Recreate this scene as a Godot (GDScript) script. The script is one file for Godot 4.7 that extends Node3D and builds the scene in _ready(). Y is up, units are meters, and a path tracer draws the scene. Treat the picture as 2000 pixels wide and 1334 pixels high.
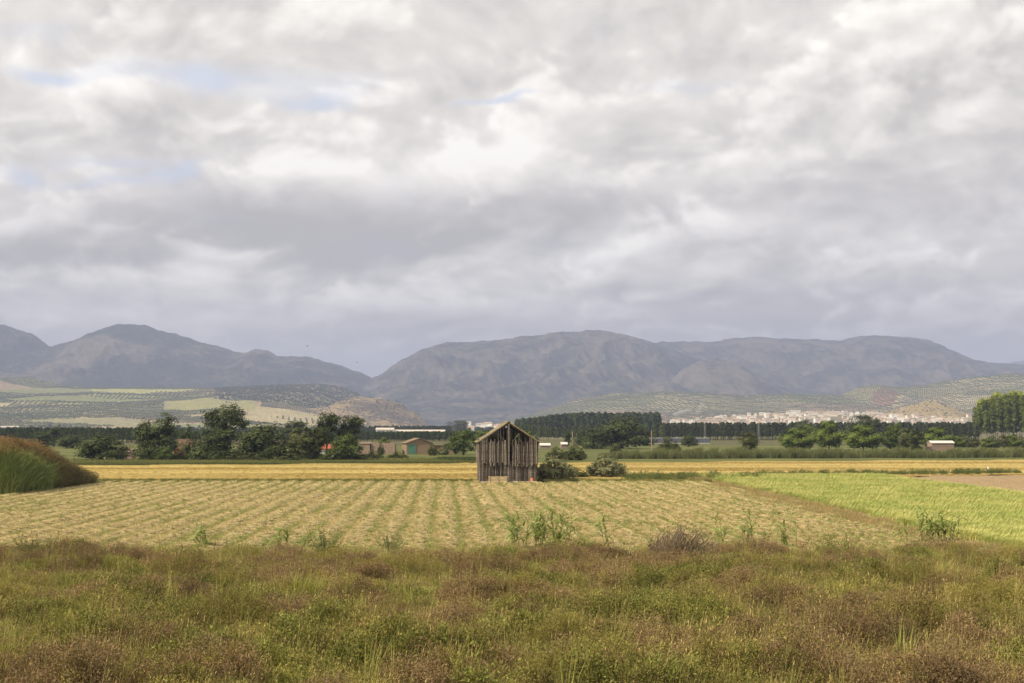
extends Node3D

const F := 2778.0          # focal length in pixels of a 2000 px wide picture (50 mm on full frame)
const EYE := Vector3(0, 7, 0)
const PITCH := 0.0604
var rng := RandomNumberGenerator.new()
var taken := {}
var MT := {}               # shared materials
var MS := {}               # shared meshes

# ---------------------------------------------------------------- mesh builder
class MB:
	var v := PackedVector3Array()
	var n := PackedVector3Array()
	var c := PackedColorArray()
	func tri(a: Vector3, b: Vector3, d: Vector3, col: Color) -> void:
		var m := (d - a).cross(b - a).normalized()
		v.append(a); v.append(b); v.append(d)
		n.append(m); n.append(m); n.append(m)
		c.append(col); c.append(col); c.append(col)
	func quad(a: Vector3, b: Vector3, d: Vector3, e: Vector3, col: Color) -> void:
		tri(a, b, d, col)
		tri(a, d, e, col)
	func box(at: Vector3, s: Vector3, col: Color, bs := Basis.IDENTITY) -> void:
		var p := []
		for i in 8:
			p.append(at + bs * Vector3((0.5 if i & 1 else -0.5) * s.x, (0.5 if i & 2 else -0.5) * s.y, (0.5 if i & 4 else -0.5) * s.z))
		quad(p[4], p[6], p[7], p[5], col)
		quad(p[1], p[3], p[2], p[0], col)
		quad(p[0], p[2], p[6], p[4], col)
		quad(p[5], p[7], p[3], p[1], col)
		quad(p[6], p[2], p[3], p[7], col)
		quad(p[0], p[4], p[5], p[1], col)
	func tube(pts: Array, rad: Array, sides: int, col: Color) -> void:
		var rings := []
		for i in pts.size():
			var d: Vector3 = (pts[mini(i + 1, pts.size() - 1)] - pts[maxi(i - 1, 0)]).normalized()
			var s := d.cross(Vector3(0.31, 0.2, 0.93)).normalized()
			var u := s.cross(d)
			var ring := []
			for k in sides:
				var a := TAU * k / sides
				ring.append([pts[i] + (s * cos(a) + u * sin(a)) * rad[i], s * cos(a) + u * sin(a)])
			rings.append(ring)
		for i in pts.size() - 1:
			for k in sides:
				var k2 := (k + 1) % sides
				var q := [rings[i][k], rings[i][k2], rings[i + 1][k2], rings[i + 1][k]]
				for j in [0, 1, 2, 0, 2, 3]:
					v.append(q[j][0]); n.append(q[j][1]); c.append(col)
		for e in [0, pts.size() - 1]:
			for k in range(1, sides - 1):
				tri(rings[e][0][0], rings[e][k][0], rings[e][k + 1][0], col)
	func blade(at: Vector3, tip: Vector3, w: Vector3, sag: Vector3, col: Color) -> void:
		var mid := at.lerp(tip, 0.55) - sag
		tri(at - w, mid - w * 0.8, mid + w * 0.8, col)
		tri(at - w, mid + w * 0.8, at + w, col)
		tri(mid - w * 0.8, tip, mid + w * 0.8, col)
	func leaf(at: Vector3, along: Vector3, side: Vector3, col: Color) -> void:
		tri(at - along, at + side, at + along, col)
		tri(at - along, at + along, at - side, col)
	func made() -> ArrayMesh:
		var a := []
		a.resize(Mesh.ARRAY_MAX)
		a[Mesh.ARRAY_VERTEX] = v
		a[Mesh.ARRAY_NORMAL] = n
		a[Mesh.ARRAY_COLOR] = c
		var m := ArrayMesh.new()
		m.add_surface_from_arrays(Mesh.PRIMITIVE_TRIANGLES, a)
		return m

func grid(nu: int, nv: int, pos: Callable, colf: Callable) -> ArrayMesh:
	var v := PackedVector3Array()
	var n := PackedVector3Array()
	var c := PackedColorArray()
	var ix := PackedInt32Array()
	v.resize(nu * nv); n.resize(nu * nv); c.resize(nu * nv)
	for j in nv:
		for i in nu:
			var p: Vector3 = pos.call(i / float(nu - 1), j / float(nv - 1))
			v[j * nu + i] = p
			c[j * nu + i] = colf.call(i / float(nu - 1), j / float(nv - 1), p)
	for j in nv:
		for i in nu:
			var du := v[j * nu + mini(i + 1, nu - 1)] - v[j * nu + maxi(i - 1, 0)]
			var dv := v[mini(j + 1, nv - 1) * nu + i] - v[maxi(j - 1, 0) * nu + i]
			var m := du.cross(dv).normalized()
			n[j * nu + i] = m if m.y >= 0 else -m
	for j in nv - 1:
		for i in nu - 1:
			var a := j * nu + i
			ix.append_array([a, a + nu, a + 1, a + 1, a + nu, a + nu + 1])
	var arr := []
	arr.resize(Mesh.ARRAY_MAX)
	arr[Mesh.ARRAY_VERTEX] = v
	arr[Mesh.ARRAY_NORMAL] = n
	arr[Mesh.ARRAY_COLOR] = c
	arr[Mesh.ARRAY_INDEX] = ix
	var m2 := ArrayMesh.new()
	m2.add_surface_from_arrays(Mesh.PRIMITIVE_TRIANGLES, arr)
	return m2

# ---------------------------------------------------------------- small helpers
func rr(a: float, b: float) -> float:
	return rng.randf_range(a, b)

func lin(r: float, g: float, b: float) -> Color:
	return Color(r, g, b)

func jit(c: Color, s: float) -> Color:
	var k := 1.0 + rr(-s, s)
	return Color(c.r * k * (1.0 + rr(-s, s) * 0.25), c.g * k, c.b * k * (1.0 + rr(-s, s) * 0.25))

func noise(seed_: int, freq: float, oct := 4, type := FastNoiseLite.TYPE_SIMPLEX_SMOOTH) -> FastNoiseLite:
	var f := FastNoiseLite.new()
	f.noise_type = type
	f.seed = seed_
	f.frequency = freq
	f.fractal_type = FastNoiseLite.FRACTAL_FBM if oct > 1 else FastNoiseLite.FRACTAL_NONE
	f.fractal_octaves = oct
	return f

func ray(px: float, py: float) -> Vector3:
	var vx := (px - 1000.0) / F
	var vy := -(py - 667.0) / F
	return Vector3(vx, vy * cos(PITCH) + sin(PITCH), -cos(PITCH) + vy * sin(PITCH))

func at(px: float, py: float, depth: float) -> Vector3:   # the point of the place seen there at that depth
	var d := ray(px, py)
	return EYE + d * (depth / -d.z)

func xat(px: float, depth: float) -> float:
	return (px - 1000.0) / F * depth

func numbered(called: String) -> String:
	var k: int = taken.get(called, 0)
	taken[called] = k + 1
	return called if k == 0 else "%s_%03d" % [called, k]

func tag(o: Node, label: String, category := "", group := "", kind := "") -> void:
	if label: o.set_meta("label", label)
	if category: o.set_meta("category", category)
	if group: o.set_meta("group", group)
	if kind: o.set_meta("kind", kind)

func base(called: String, where: Vector3, turn := 0.0) -> Node3D:
	var o := Node3D.new()
	o.name = numbered(called)
	o.position = where
	o.rotation.y = turn
	add_child(o)
	return o

func mesh(called: String, m: Mesh, mat: Material, parent: Node = null) -> MeshInstance3D:
	var o := MeshInstance3D.new()
	o.mesh = m
	o.material_override = mat
	if parent == null:
		o.name = numbered(called)
		add_child(o)
	else:
		o.name = called
		parent.add_child(o, true)
	return o

func structure(called: String, m: Mesh, mat: Material, label := "") -> MeshInstance3D:
	var o := mesh(called, m, mat)
	tag(o, label, "", "", "structure")
	return o

func scatter(called: String, m: Mesh, mat: Material, ts: Array, cs: PackedColorArray, label: String, category: String, parent: Node = null) -> MultiMeshInstance3D:
	var mm := MultiMesh.new()
	mm.transform_format = MultiMesh.TRANSFORM_3D
	mm.use_colors = true
	mm.mesh = m
	mm.instance_count = ts.size()
	for i in ts.size():
		mm.set_instance_transform(i, ts[i])
		mm.set_instance_color(i, cs[i])
	var o := MultiMeshInstance3D.new()
	o.multimesh = mm
	o.material_override = mat
	if parent == null:
		o.name = numbered(called)
		add_child(o)
		tag(o, label, category, "", "stuff")
	else:
		o.name = called
		parent.add_child(o, true)
		tag(o, label, "", "", "stuff")
	return o

func placed(p: Vector3, turn: float, s: Vector3, lean := 0.0) -> Transform3D:
	var b := Basis(Vector3(0, 0, 1), -lean) * Basis(Vector3.UP, turn)
	return Transform3D(b.scaled_local(s), p)

# ---------------------------------------------------------------- materials
func vcol(rough := 0.9, back := 0.0, tex: Texture2D = null, tscale := 0.1) -> StandardMaterial3D:
	var m := StandardMaterial3D.new()
	m.vertex_color_use_as_albedo = true
	m.roughness = rough
	m.metallic_specular = 0.25
	m.cull_mode = BaseMaterial3D.CULL_DISABLED
	if back > 0:
		m.backlight_enabled = true
		m.backlight = Color(back, back, back * 0.5)
	if tex:
		m.albedo_texture = tex
		m.uv1_triplanar = true
		m.uv1_world_triplanar = true
		m.uv1_scale = Vector3.ONE * tscale
	return m

func flat(r: float, g: float, b: float, rough := 0.85, tex: Texture2D = null, tscale := 0.5) -> StandardMaterial3D:
	var m := StandardMaterial3D.new()
	m.albedo_color = Color(r, g, b).linear_to_srgb()
	m.roughness = rough
	m.metallic_specular = 0.3
	if tex:
		m.albedo_texture = tex
		m.uv1_triplanar = true
		m.uv1_world_triplanar = true
		m.uv1_scale = Vector3.ONE * tscale
	return m

func grain(seed_: int, freq: float, low: float, high: float, stretch := Vector2(1, 1), size := 256) -> ImageTexture:
	var f := noise(seed_, freq, 5)
	var im := Image.create(size, size, false, Image.FORMAT_RGB8)
	for y in size:
		for x in size:
			var a := TAU * x / size
			var b := TAU * y / size
			var k := size / TAU
			var p := Vector3(cos(a) * k * stretch.x, sin(a) * k * stretch.x, cos(b) * k * stretch.y)
			var g := 0.5 + 0.5 * clampf(1.7 * f.get_noise_3dv(p + Vector3(sin(b) * k * stretch.y, 0, 0)), -1, 1)
			var l := lerpf(low, high, g)
			im.set_pixel(x, y, Color(l, l, l))
	im.generate_mipmaps()
	return ImageTexture.create_from_image(im)

# ---------------------------------------------------------------- camera, sky, sun
var sky_big: FastNoiseLite
var sky_puff: FastNoiseLite
var sky_warp: FastNoiseLite
# px, py, half width, half height, turn in degrees, amount
const CLOUD_TONE := [
	[560, 445, 400, 62, -4, -0.36], [760, 480, 260, 36, -8, -0.30], [60, 495, 200, 40, 0, -0.26], [420, 400, 240, 40, -3, -0.14],
	[230, 515, 110, 22, -4, -0.12], [1130, 400, 230, 30, 0, -0.12], [1450, 490, 170, 28, -6, -0.15], [1400, 575, 420, 24, 0, -0.20],
	[1600, 640, 620, 48, 0, -0.26], [1880, 545, 180, 40, 0, -0.12], [900, 660, 420, 30, 0, -0.14], [1760, 155, 260, 20, -5, -0.12],
	[1150, 90, 330, 70, -8, -0.07], [1850, 380, 260, 60, 0, -0.08], [330, 240, 130, 60, 10, -0.08], [1200, 260, 130, 50, 0, -0.08],
	[850, 540, 180, 16, 0, -0.10], [560, 278, 60, 8, -4, -0.12], [140, 262, 180, 26, 0, -0.08], [300, 620, 300, 26, 0, -0.03],
	[860, 325, 220, 60, -4, 0.26], [620, 340, 170, 24, -6, 0.18], [450, 328, 60, 14, 0, 0.10], [1190, 505, 62, 44, -24, 0.30], [1120, 565, 120, 14, -8, 0.14],
	[160, 150, 120, 30, 0, 0.10], [110, 190, 60, 50, 0, 0.12], [300, 150, 150, 34, 8, 0.12], [520, 155, 70, 26, 0, 0.12], [35, 105, 36, 34, 0, 0.22],
	[400, 535, 150, 36, -8, 0.16], [940, 590, 130, 20, -3, 0.18], [700, 600, 90, 16, 0, 0.10], [350, 612, 60, 18, 0, 0.10], [950, 460, 80, 30, -30, 0.18],
	[1420, 425, 140, 26, -10, 0.16], [1730, 475, 60, 34, 0, 0.14], [1030, 270, 110, 34, -14, 0.20], [1640, 50, 160, 24, -12, 0.10], [1300, 330, 200, 20, -4, 0.08],
	[1150, 215, 160, 20, -4, 0.10], [1840, 590, 70, 18, -10, 0.10], [600, 20, 300, 50, 0, 0.06], [60, 640, 200, 40, 0, 0.05], [1250, 600, 140, 10, 0, 0.08]]
const CLOUD_GAP := [
	[95, 142, 70, 14, 8, 0.9], [330, 138, 220, 26, 0, 0.55], [410, 160, 44, 26, 0, 0.6], [600, 184, 90, 18, 0, 0.75], [640, 150, 120, 30, 0, 0.3], [180, 345, 120, 16, -4, 0.6],
	[320, 322, 80, 9, -4, 0.8], [200, 305, 110, 12, 0, 0.5], [20, 335, 34, 26, 0, 0.7], [950, 187, 90, 6, 2, 0.8], [1030, 190, 60, 10, 0, 0.5], [1350, 170, 140, 16, -6, 0.3], [60, 40, 160, 30, 0, 0.25]]

func blob_sum(list: Array, px: float, py: float) -> float:
	var t := 0.0
	for f in list:
		var dx: float = px - f[0]
		var dy: float = py - f[1]
		if absf(dx) > 2.6 * f[2] or absf(dy) > 2.6 * f[3] + absf(dx) * 0.5:
			continue
		var a := deg_to_rad(f[4])
		var u: float = (dx * cos(a) + dy * sin(a)) / f[2]
		var w: float = (-dx * sin(a) + dy * cos(a)) / f[3]
		t += f[5] * exp(-(u * u + w * w))
	return t

func sky_color(az: float, el: float) -> Color:
	var d := Vector3(sin(az) * cos(el), sin(el), -cos(az) * cos(el))
	var p := Vector3(d.x, 0, d.z) / (d.y + 0.13)
	var wx := sky_warp.get_noise_2d(p.x * 2.0, p.z * 1.1)
	var wy := sky_warp.get_noise_2d(p.x * 2.0 + 31.0, p.z * 1.1 - 17.0)
	var big := sky_big.get_noise_2d(p.x + wx * 0.18, p.z * 0.62 + wy * 0.18)
	# puffs live on the sphere itself, flattened towards the horizon; their sunny side is the upper left
	var k := Vector2(az * 10.0 + wx * 0.25, 6.8 * log(1.0 + 5.0 * el) + wy * 0.2)
	if el > 0.9: k = Vector2(d.x * 10.0, d.z * 10.0)
	var p0 := sky_puff.get_noise_2d(k.x, k.y)
	var p1 := sky_puff.get_noise_2d(k.x - 0.10, k.y + 0.16)
	var fine := sky_puff.get_noise_2d(k.x * 3.1 + 40.0, k.y * 3.1)
	var emboss := clampf((p0 - p1) * 0.85, -0.32, 0.34)
	var bil := 0.5 - absf(p0) * 1.6            # billows
	var wisp := sky_puff.get_noise_2d(k.x * 7.3 - 11.0, k.y * 7.3 + 5.0)
	var lump := smoothstep(-0.08, 0.24, p0 + fine * 0.42 + wisp * 0.14)      # heaps with a firm upper edge
	var heap := lump * (0.10 + emboss * 0.72) - 0.042
	var tone := 0.60 + big * 0.34 + emboss * 0.16 + heap + bil * 0.06 + fine * 0.13 + wisp * 0.06
	var gap := clampf(-big * 1.3 - 0.62, 0.0, 0.6)
	if absf(az) < 0.6 and el < 0.5:
		var px := 1000.0 + F * tan(az) + wx * 60.0 + p0 * 50.0 + fine * 24.0
		var py := 835.0 - F * tan(el) / cos(az) + wy * 24.0 + p0 * 32.0 + fine * 13.0
		var own := 0.60 + blob_sum(CLOUD_TONE, px, py) * 1.22
		tone = lerpf(tone, own + big * 0.10 + emboss * 0.16 + heap + bil * 0.06 + fine * 0.19 + wisp * 0.09, smoothstep(0.6, 0.46, absf(az)) * smoothstep(0.5, 0.38, el))
		gap = clampf(blob_sum(CLOUD_GAP, px, py) * 1.25 - p0 * 0.4 - 0.12, 0.0, 0.85)
	if tone < 0.45: tone = 0.45 * exp((tone - 0.45) / 0.6)      # thick cloud still shows its folds
	tone = clampf(tone, 0.04, 1.04)
	var dark := Color(0.17, 0.158, 0.155)
	var mid := Color(0.65, 0.61, 0.555)
	var light := Color(1.0, 0.95, 0.865)
	var c := dark.lerp(mid, tone / 0.5) if tone < 0.5 else mid.lerp(light, (tone - 0.5) / 0.5)
	c = c.lerp(Color(0.55, 0.61, 0.74), gap * 0.85)
	# distant cloud seen through air near the horizon
	var far := exp(-maxf(el, 0.0) / 0.06)
	return c.lerp(Color(0.60, 0.58, 0.57), far * 0.4)

func build_sky() -> ImageTexture:
	sky_big = noise(11, 0.9, 6)
	sky_puff = noise(5, 0.56, 6)
	sky_puff.fractal_gain = 0.54
	sky_warp = noise(23, 0.8, 3)
	var W := 4096
	var H := 2048
	var im := Image.create(512, 256, false, Image.FORMAT_RGB8)
	for y in 256:
		var el := (0.5 - (y + 0.5) / 256.0) * PI
		for x in 512:
			if el < -0.03:
				im.set_pixel(x, y, Color(0.36, 0.33, 0.24).linear_to_srgb())
			else:
				im.set_pixel(x, y, sky_color(wrapf((x + 0.5) / 512.0 * TAU, -PI, PI), maxf(el, 0.0)).linear_to_srgb())
	im.resize(W, H, Image.INTERPOLATE_CUBIC)
	var side := int(0.42 / TAU * W)
	for y in range(int(H / 2 - 0.44 / PI * H), H / 2 + 4):
		var el := (0.5 - (y + 0.5) / H) * PI
		for k in range(-side, side):      # the panorama's edge lies straight ahead
			im.set_pixel(posmod(k, W), y, sky_color((k + 0.5) / W * TAU, maxf(el, 0.0)).linear_to_srgb())
	return ImageTexture.create_from_image(im)

func build_light() -> void:
	var cam := Camera3D.new()
	cam.name = "camera"
	cam.position = EYE
	cam.rotation.x = PITCH
	cam.fov = rad_to_deg(2.0 * atan(667.0 / F))
	cam.near = 0.5
	cam.far = 60000.0
	add_child(cam)
	cam.current = true
	var e := Environment.new()
	e.background_mode = Environment.BG_SKY
	var pano := PanoramaSkyMaterial.new()
	pano.panorama = build_sky()
	pano.energy_multiplier = 1.13
	var sky := Sky.new()
	sky.sky_material = pano
	e.sky = sky
	e.tonemap_mode = Environment.TONE_MAPPER_LINEAR
	e.tonemap_exposure = 1.15
	e.fog_enabled = true
	e.fog_density = 0.000105
	e.fog_light_color = Color(0.74, 0.80, 0.968)
	e.volumetric_fog_enabled = true
	e.volumetric_fog_density = 0.0
	e.sdfgi_enabled = true
	e.ssao_enabled = true
	e.ssil_enabled = true
	var we := WorldEnvironment.new()
	we.name = "air"
	we.environment = e
	add_child(we)
	var sun := DirectionalLight3D.new()
	sun.name = "sun"
	sun.light_color = Color(1.0, 0.93, 0.80)
	sun.light_energy = 1.6
	sun.light_angular_distance = 0.55
	sun.shadow_enabled = true
	add_child(sun)
	sun.look_at_from_position(Vector3(-0.78, 0.72, 0.38) * 100.0, Vector3.ZERO)

# ---------------------------------------------------------------- ground
const ROW := 1.95
var n_lump: FastNoiseLite
var n_patch: FastNoiseLite

func bank(x: float, z: float) -> float:      # height of the ground near the railway bank
	var D := -z
	var edge := 78.0 + 2.5 * n_patch.get_noise_2d(x * 0.6, 5.0)
	var h := maxf(0.0, edge - D) * 0.05
	if D < 16.0:
		h = lerpf(h, 4.6, smoothstep(16.0, 4.0, D))
	return h + smoothstep(edge + 2.0, edge - 8.0, D) * 0.28 * n_lump.get_noise_2d(x, z)

func row_u(x: float, D: float) -> float:
	return x + 0.047 * D

func build_ground() -> void:
	n_lump = noise(3, 0.16, 4)
	n_patch = noise(4, 0.05, 4)
	var fine := grain(71, 0.05, 0.55, 1.0)
	MT.soil = vcol(0.95, 0.0, fine, 0.35)
	MT.plain = vcol(0.95, 0.0, fine, 0.02)
	MT.slope = vcol(0.95, 0.0, grain(72, 0.09, 0.62, 1.0), 0.004)
	# the plain, reaching under the mountains
	var far_n := noise(9, 0.0016, 3)
	structure("ground", grid(140, 100, func(u: float, w: float):
		var D := 60.0 + pow(w, 3.0) * 22000.0
		return Vector3((u - 0.5) * (700.0 + D * 1.6), -0.12, -D),
		func(_u: float, _w: float, p: Vector3):
			var k := far_n.get_noise_2d(p.x, p.z)
			return lin(0.17, 0.17, 0.075).lerp(lin(0.30, 0.26, 0.14), clampf(0.5 + k * 1.6, 0, 1))), MT.plain, "flat green and tan plain running to the hills")
	# bank with the weeds
	var nb := noise(31, 0.3, 4)
	structure("bank", grid(150, 150, func(u: float, w: float):
		var D := 1.0 + w * 84.0
		var x := (u - 0.5) * 96.0
		return Vector3(x, bank(x, -D) + 0.004, -D),
		func(_u: float, _w: float, p: Vector3):
			return lin(0.12, 0.095, 0.05).lerp(lin(0.15, 0.14, 0.055), clampf(0.5 + nb.get_noise_2d(p.x, p.z), 0, 1))), MT.soil, "weedy earth bank in the foreground")
	# ridged field
	var nf := noise(41, 0.5, 4)
	var nw := noise(42, 0.03, 3)
	structure("ridged_field", grid(470, 210, func(u: float, w: float):
		var D := 74.0 + w * 112.0
		var x := -118.0 + u * 146.5 - 0.047 * (D - 100.0) * u
		var r := cos(TAU * row_u(x, D) / ROW)
		return Vector3(x, 0.06 + 0.085 * r + 0.05 * nf.get_noise_2d(x, D) + 0.04 * nf.get_noise_2d(x * 4.0, D * 4.0), -D),
		func(_u: float, _w: float, p: Vector3):
			var r := 0.5 + 0.5 * cos(TAU * row_u(p.x, -p.z) / ROW)
			var k := clampf(r + nf.get_noise_2d(p.x * 3.0, p.z * 3.0) * 0.7, 0, 1)
			var c := lin(0.46, 0.36, 0.17).lerp(lin(0.78, 0.645, 0.32), k)
			return c * (1.0 + 0.22 * nw.get_noise_2d(p.x, p.z))), MT.soil, "ridged field covered with dry straw and rows of weeds")
	# stubble beyond
	var ns := noise(51, 0.012, 4)
	structure("stubble_field", grid(260, 150, func(u: float, w: float):
		var x := -190.0 + u * 400.0
		var near := 183.0 + smoothstep(20.0, 80.0, x) * 26.0
		var D := lerpf(near, 258.0 + (x + 100.0) * 0.22, w)
		var sw := maxf(0.0, cos((D + 0.05 * x) * TAU / 7.5 + 2.0 * ns.get_noise_2d(x, D)))
		return Vector3(x, 0.03 + 0.16 * sw * sw * sw + 0.05 * nf.get_noise_2d(x, D), -D),
		func(_u: float, _w: float, p: Vector3):
			var sw := cos((-p.z + 0.05 * p.x) * TAU / 7.5 + 2.0 * ns.get_noise_2d(p.x, -p.z))
			var k := clampf(0.5 + 0.18 * sw + ns.get_noise_2d(p.x * 0.25, p.z * 4.0) * 1.5 + 0.4 * ns.get_noise_2d(p.x * 2.0, p.z * 9.0), 0, 1)
			return lin(0.38, 0.27, 0.07).lerp(lin(0.74, 0.585, 0.22), k)), MT.soil, "golden stubble field behind the barn")
	# young wheat
	var nwh := noise(61, 0.1, 4)
	structure("wheat_field", grid(60, 110, func(u: float, w: float):
		var D := 76.0 + w * 130.0
		var x := lerpf(28.3, 53.2, u) - 0.02 * (D - 90.0) * (1.0 - u)
		return Vector3(x, 0.03 + 0.05 * nwh.get_noise_2d(x * 4.0, D * 4.0), -D),
		func(_u: float, _w: float, p: Vector3): return lin(0.20, 0.22, 0.06).lerp(lin(0.28, 0.27, 0.09), clampf(0.5 + nwh.get_noise_2d(p.x, p.z), 0, 1))), MT.soil, "field of young green wheat")
	# bare field at the right
	structure("bare_field", grid(120, 110, func(u: float, w: float):
		var D := 76.0 + w * 132.0
		var x := 53.2 + u * 72.0
		return Vector3(x, 0.05 + 0.10 * nf.get_noise_2d(x * 1.5, D * 1.5), -D),
		func(_u: float, _w: float, p: Vector3): return lin(0.46, 0.325, 0.18).lerp(lin(0.60, 0.45, 0.26), clampf(0.5 + nf.get_noise_2d(p.x * 2.0, p.z * 2.0), 0, 1))), MT.soil, "bare tan field at the right edge")
	# grass strip between stubble and trees
	structure("meadow", grid(140, 40, func(u: float, w: float):
		var x := -260.0 + u * 620.0
		var D := lerpf(256.0 + (x + 100.0) * 0.22, 560.0, w)
		return Vector3(x, 0.01 + 0.1 * nwh.get_noise_2d(x * 0.4, D * 0.4), -D),
		func(_u: float, _w: float, p: Vector3): return lin(0.12, 0.15, 0.04).lerp(lin(0.26, 0.27, 0.09), clampf(0.5 + 1.4 * n_patch.get_noise_2d(p.x * 0.4, p.z * 2.0), 0, 1))), MT.soil, "rough green meadow behind the stubble")

# ---------------------------------------------------------------- far hills and mountains
func profile_py(prof: Array, px: float) -> float:
	if px <= prof[0][0]: return prof[0][1]
	for i in prof.size() - 1:
		if px <= prof[i + 1][0]:
			var t: float = (px - prof[i][0]) / float(prof[i + 1][0] - prof[i][0])
			return lerpf(prof[i][1], prof[i + 1][1], t * t * (3.0 - 2.0 * t) * 0.5 + t * 0.5)
	return prof[-1][1]

func hill_def(prof: Array, dr: float, df: float, db: float, seed_: int, gully: float, rough: float) -> Dictionary:
	var h := {"dr": dr, "df": df, "db": db, "gully": gully, "rough": rough, "x0": xat(prof[0][0], dr), "x1": xat(prof[-1][0], dr)}
	h.n1 = noise(seed_, 1.0 / 750.0, 6)
	h.n2 = noise(seed_ + 1, 1.0 / 90.0, 4)
	h.n1.fractal_type = FastNoiseLite.FRACTAL_RIDGED
	var tab := PackedFloat32Array()
	for i in 601:
		var px := lerpf(prof[0][0], prof[-1][0], i / 600.0)
		tab.append(maxf(at(px, profile_py(prof, px), dr).y, -6.0))
	h.tab = tab
	return h

func hill_y(h: Dictionary, x: float, D: float) -> float:
	var u: float = clampf((x - h.x0) / (h.x1 - h.x0), 0.0, 1.0) * 600.0
	var i := mini(int(u), 599)
	var top: float = lerpf(h.tab[i], h.tab[i + 1], u - i)
	var t: float = (D - h.df) / (h.dr - h.df) if D <= h.dr else (h.db - D) / (h.db - h.dr)
	t = clampf(t, 0.0, 1.0)
	var s := 0.45 * t + 0.55 * t * t * (3.0 - 2.0 * t)
	var cut: float = h.gully * (0.5 - 0.5 * h.n1.get_noise_2d(x, D * 0.8)) * 4.0 * s * (1.0 - s)
	return top * s * (1.0 - cut) + h.rough * h.n2.get_noise_2d(x, D) * minf(1.0, t * 6.0) - 0.3

func build_hill(called: String, h: Dictionary, nu: int, nv: int, colf: Callable, label: String, mat: Material) -> void:
	structure(called, grid(nu, nv, func(u: float, w: float):
		var D: float = lerpf(h.df, h.dr, w / 0.8) if w < 0.8 else lerpf(h.dr, h.db, (w - 0.8) / 0.2)
		var x: float = lerpf(h.x0, h.x1, u)
		return Vector3(x, hill_y(h, x, D), -D), colf), mat, label)

func parcel_color(cell: FastNoiseLite, nn: FastNoiseLite, x: float, D: float, pal: Array) -> Color:
	var id := cell.get_noise_2d(x, D) * 0.5 + 0.5
	var c: Color = pal[int(id * 997.0) % pal.size()]
	return c * (1.2 + 0.26 * nn.get_noise_2d(x, D))

var H := {}
var cellL: FastNoiseLite
var cellR: FastNoiseLite

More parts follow.
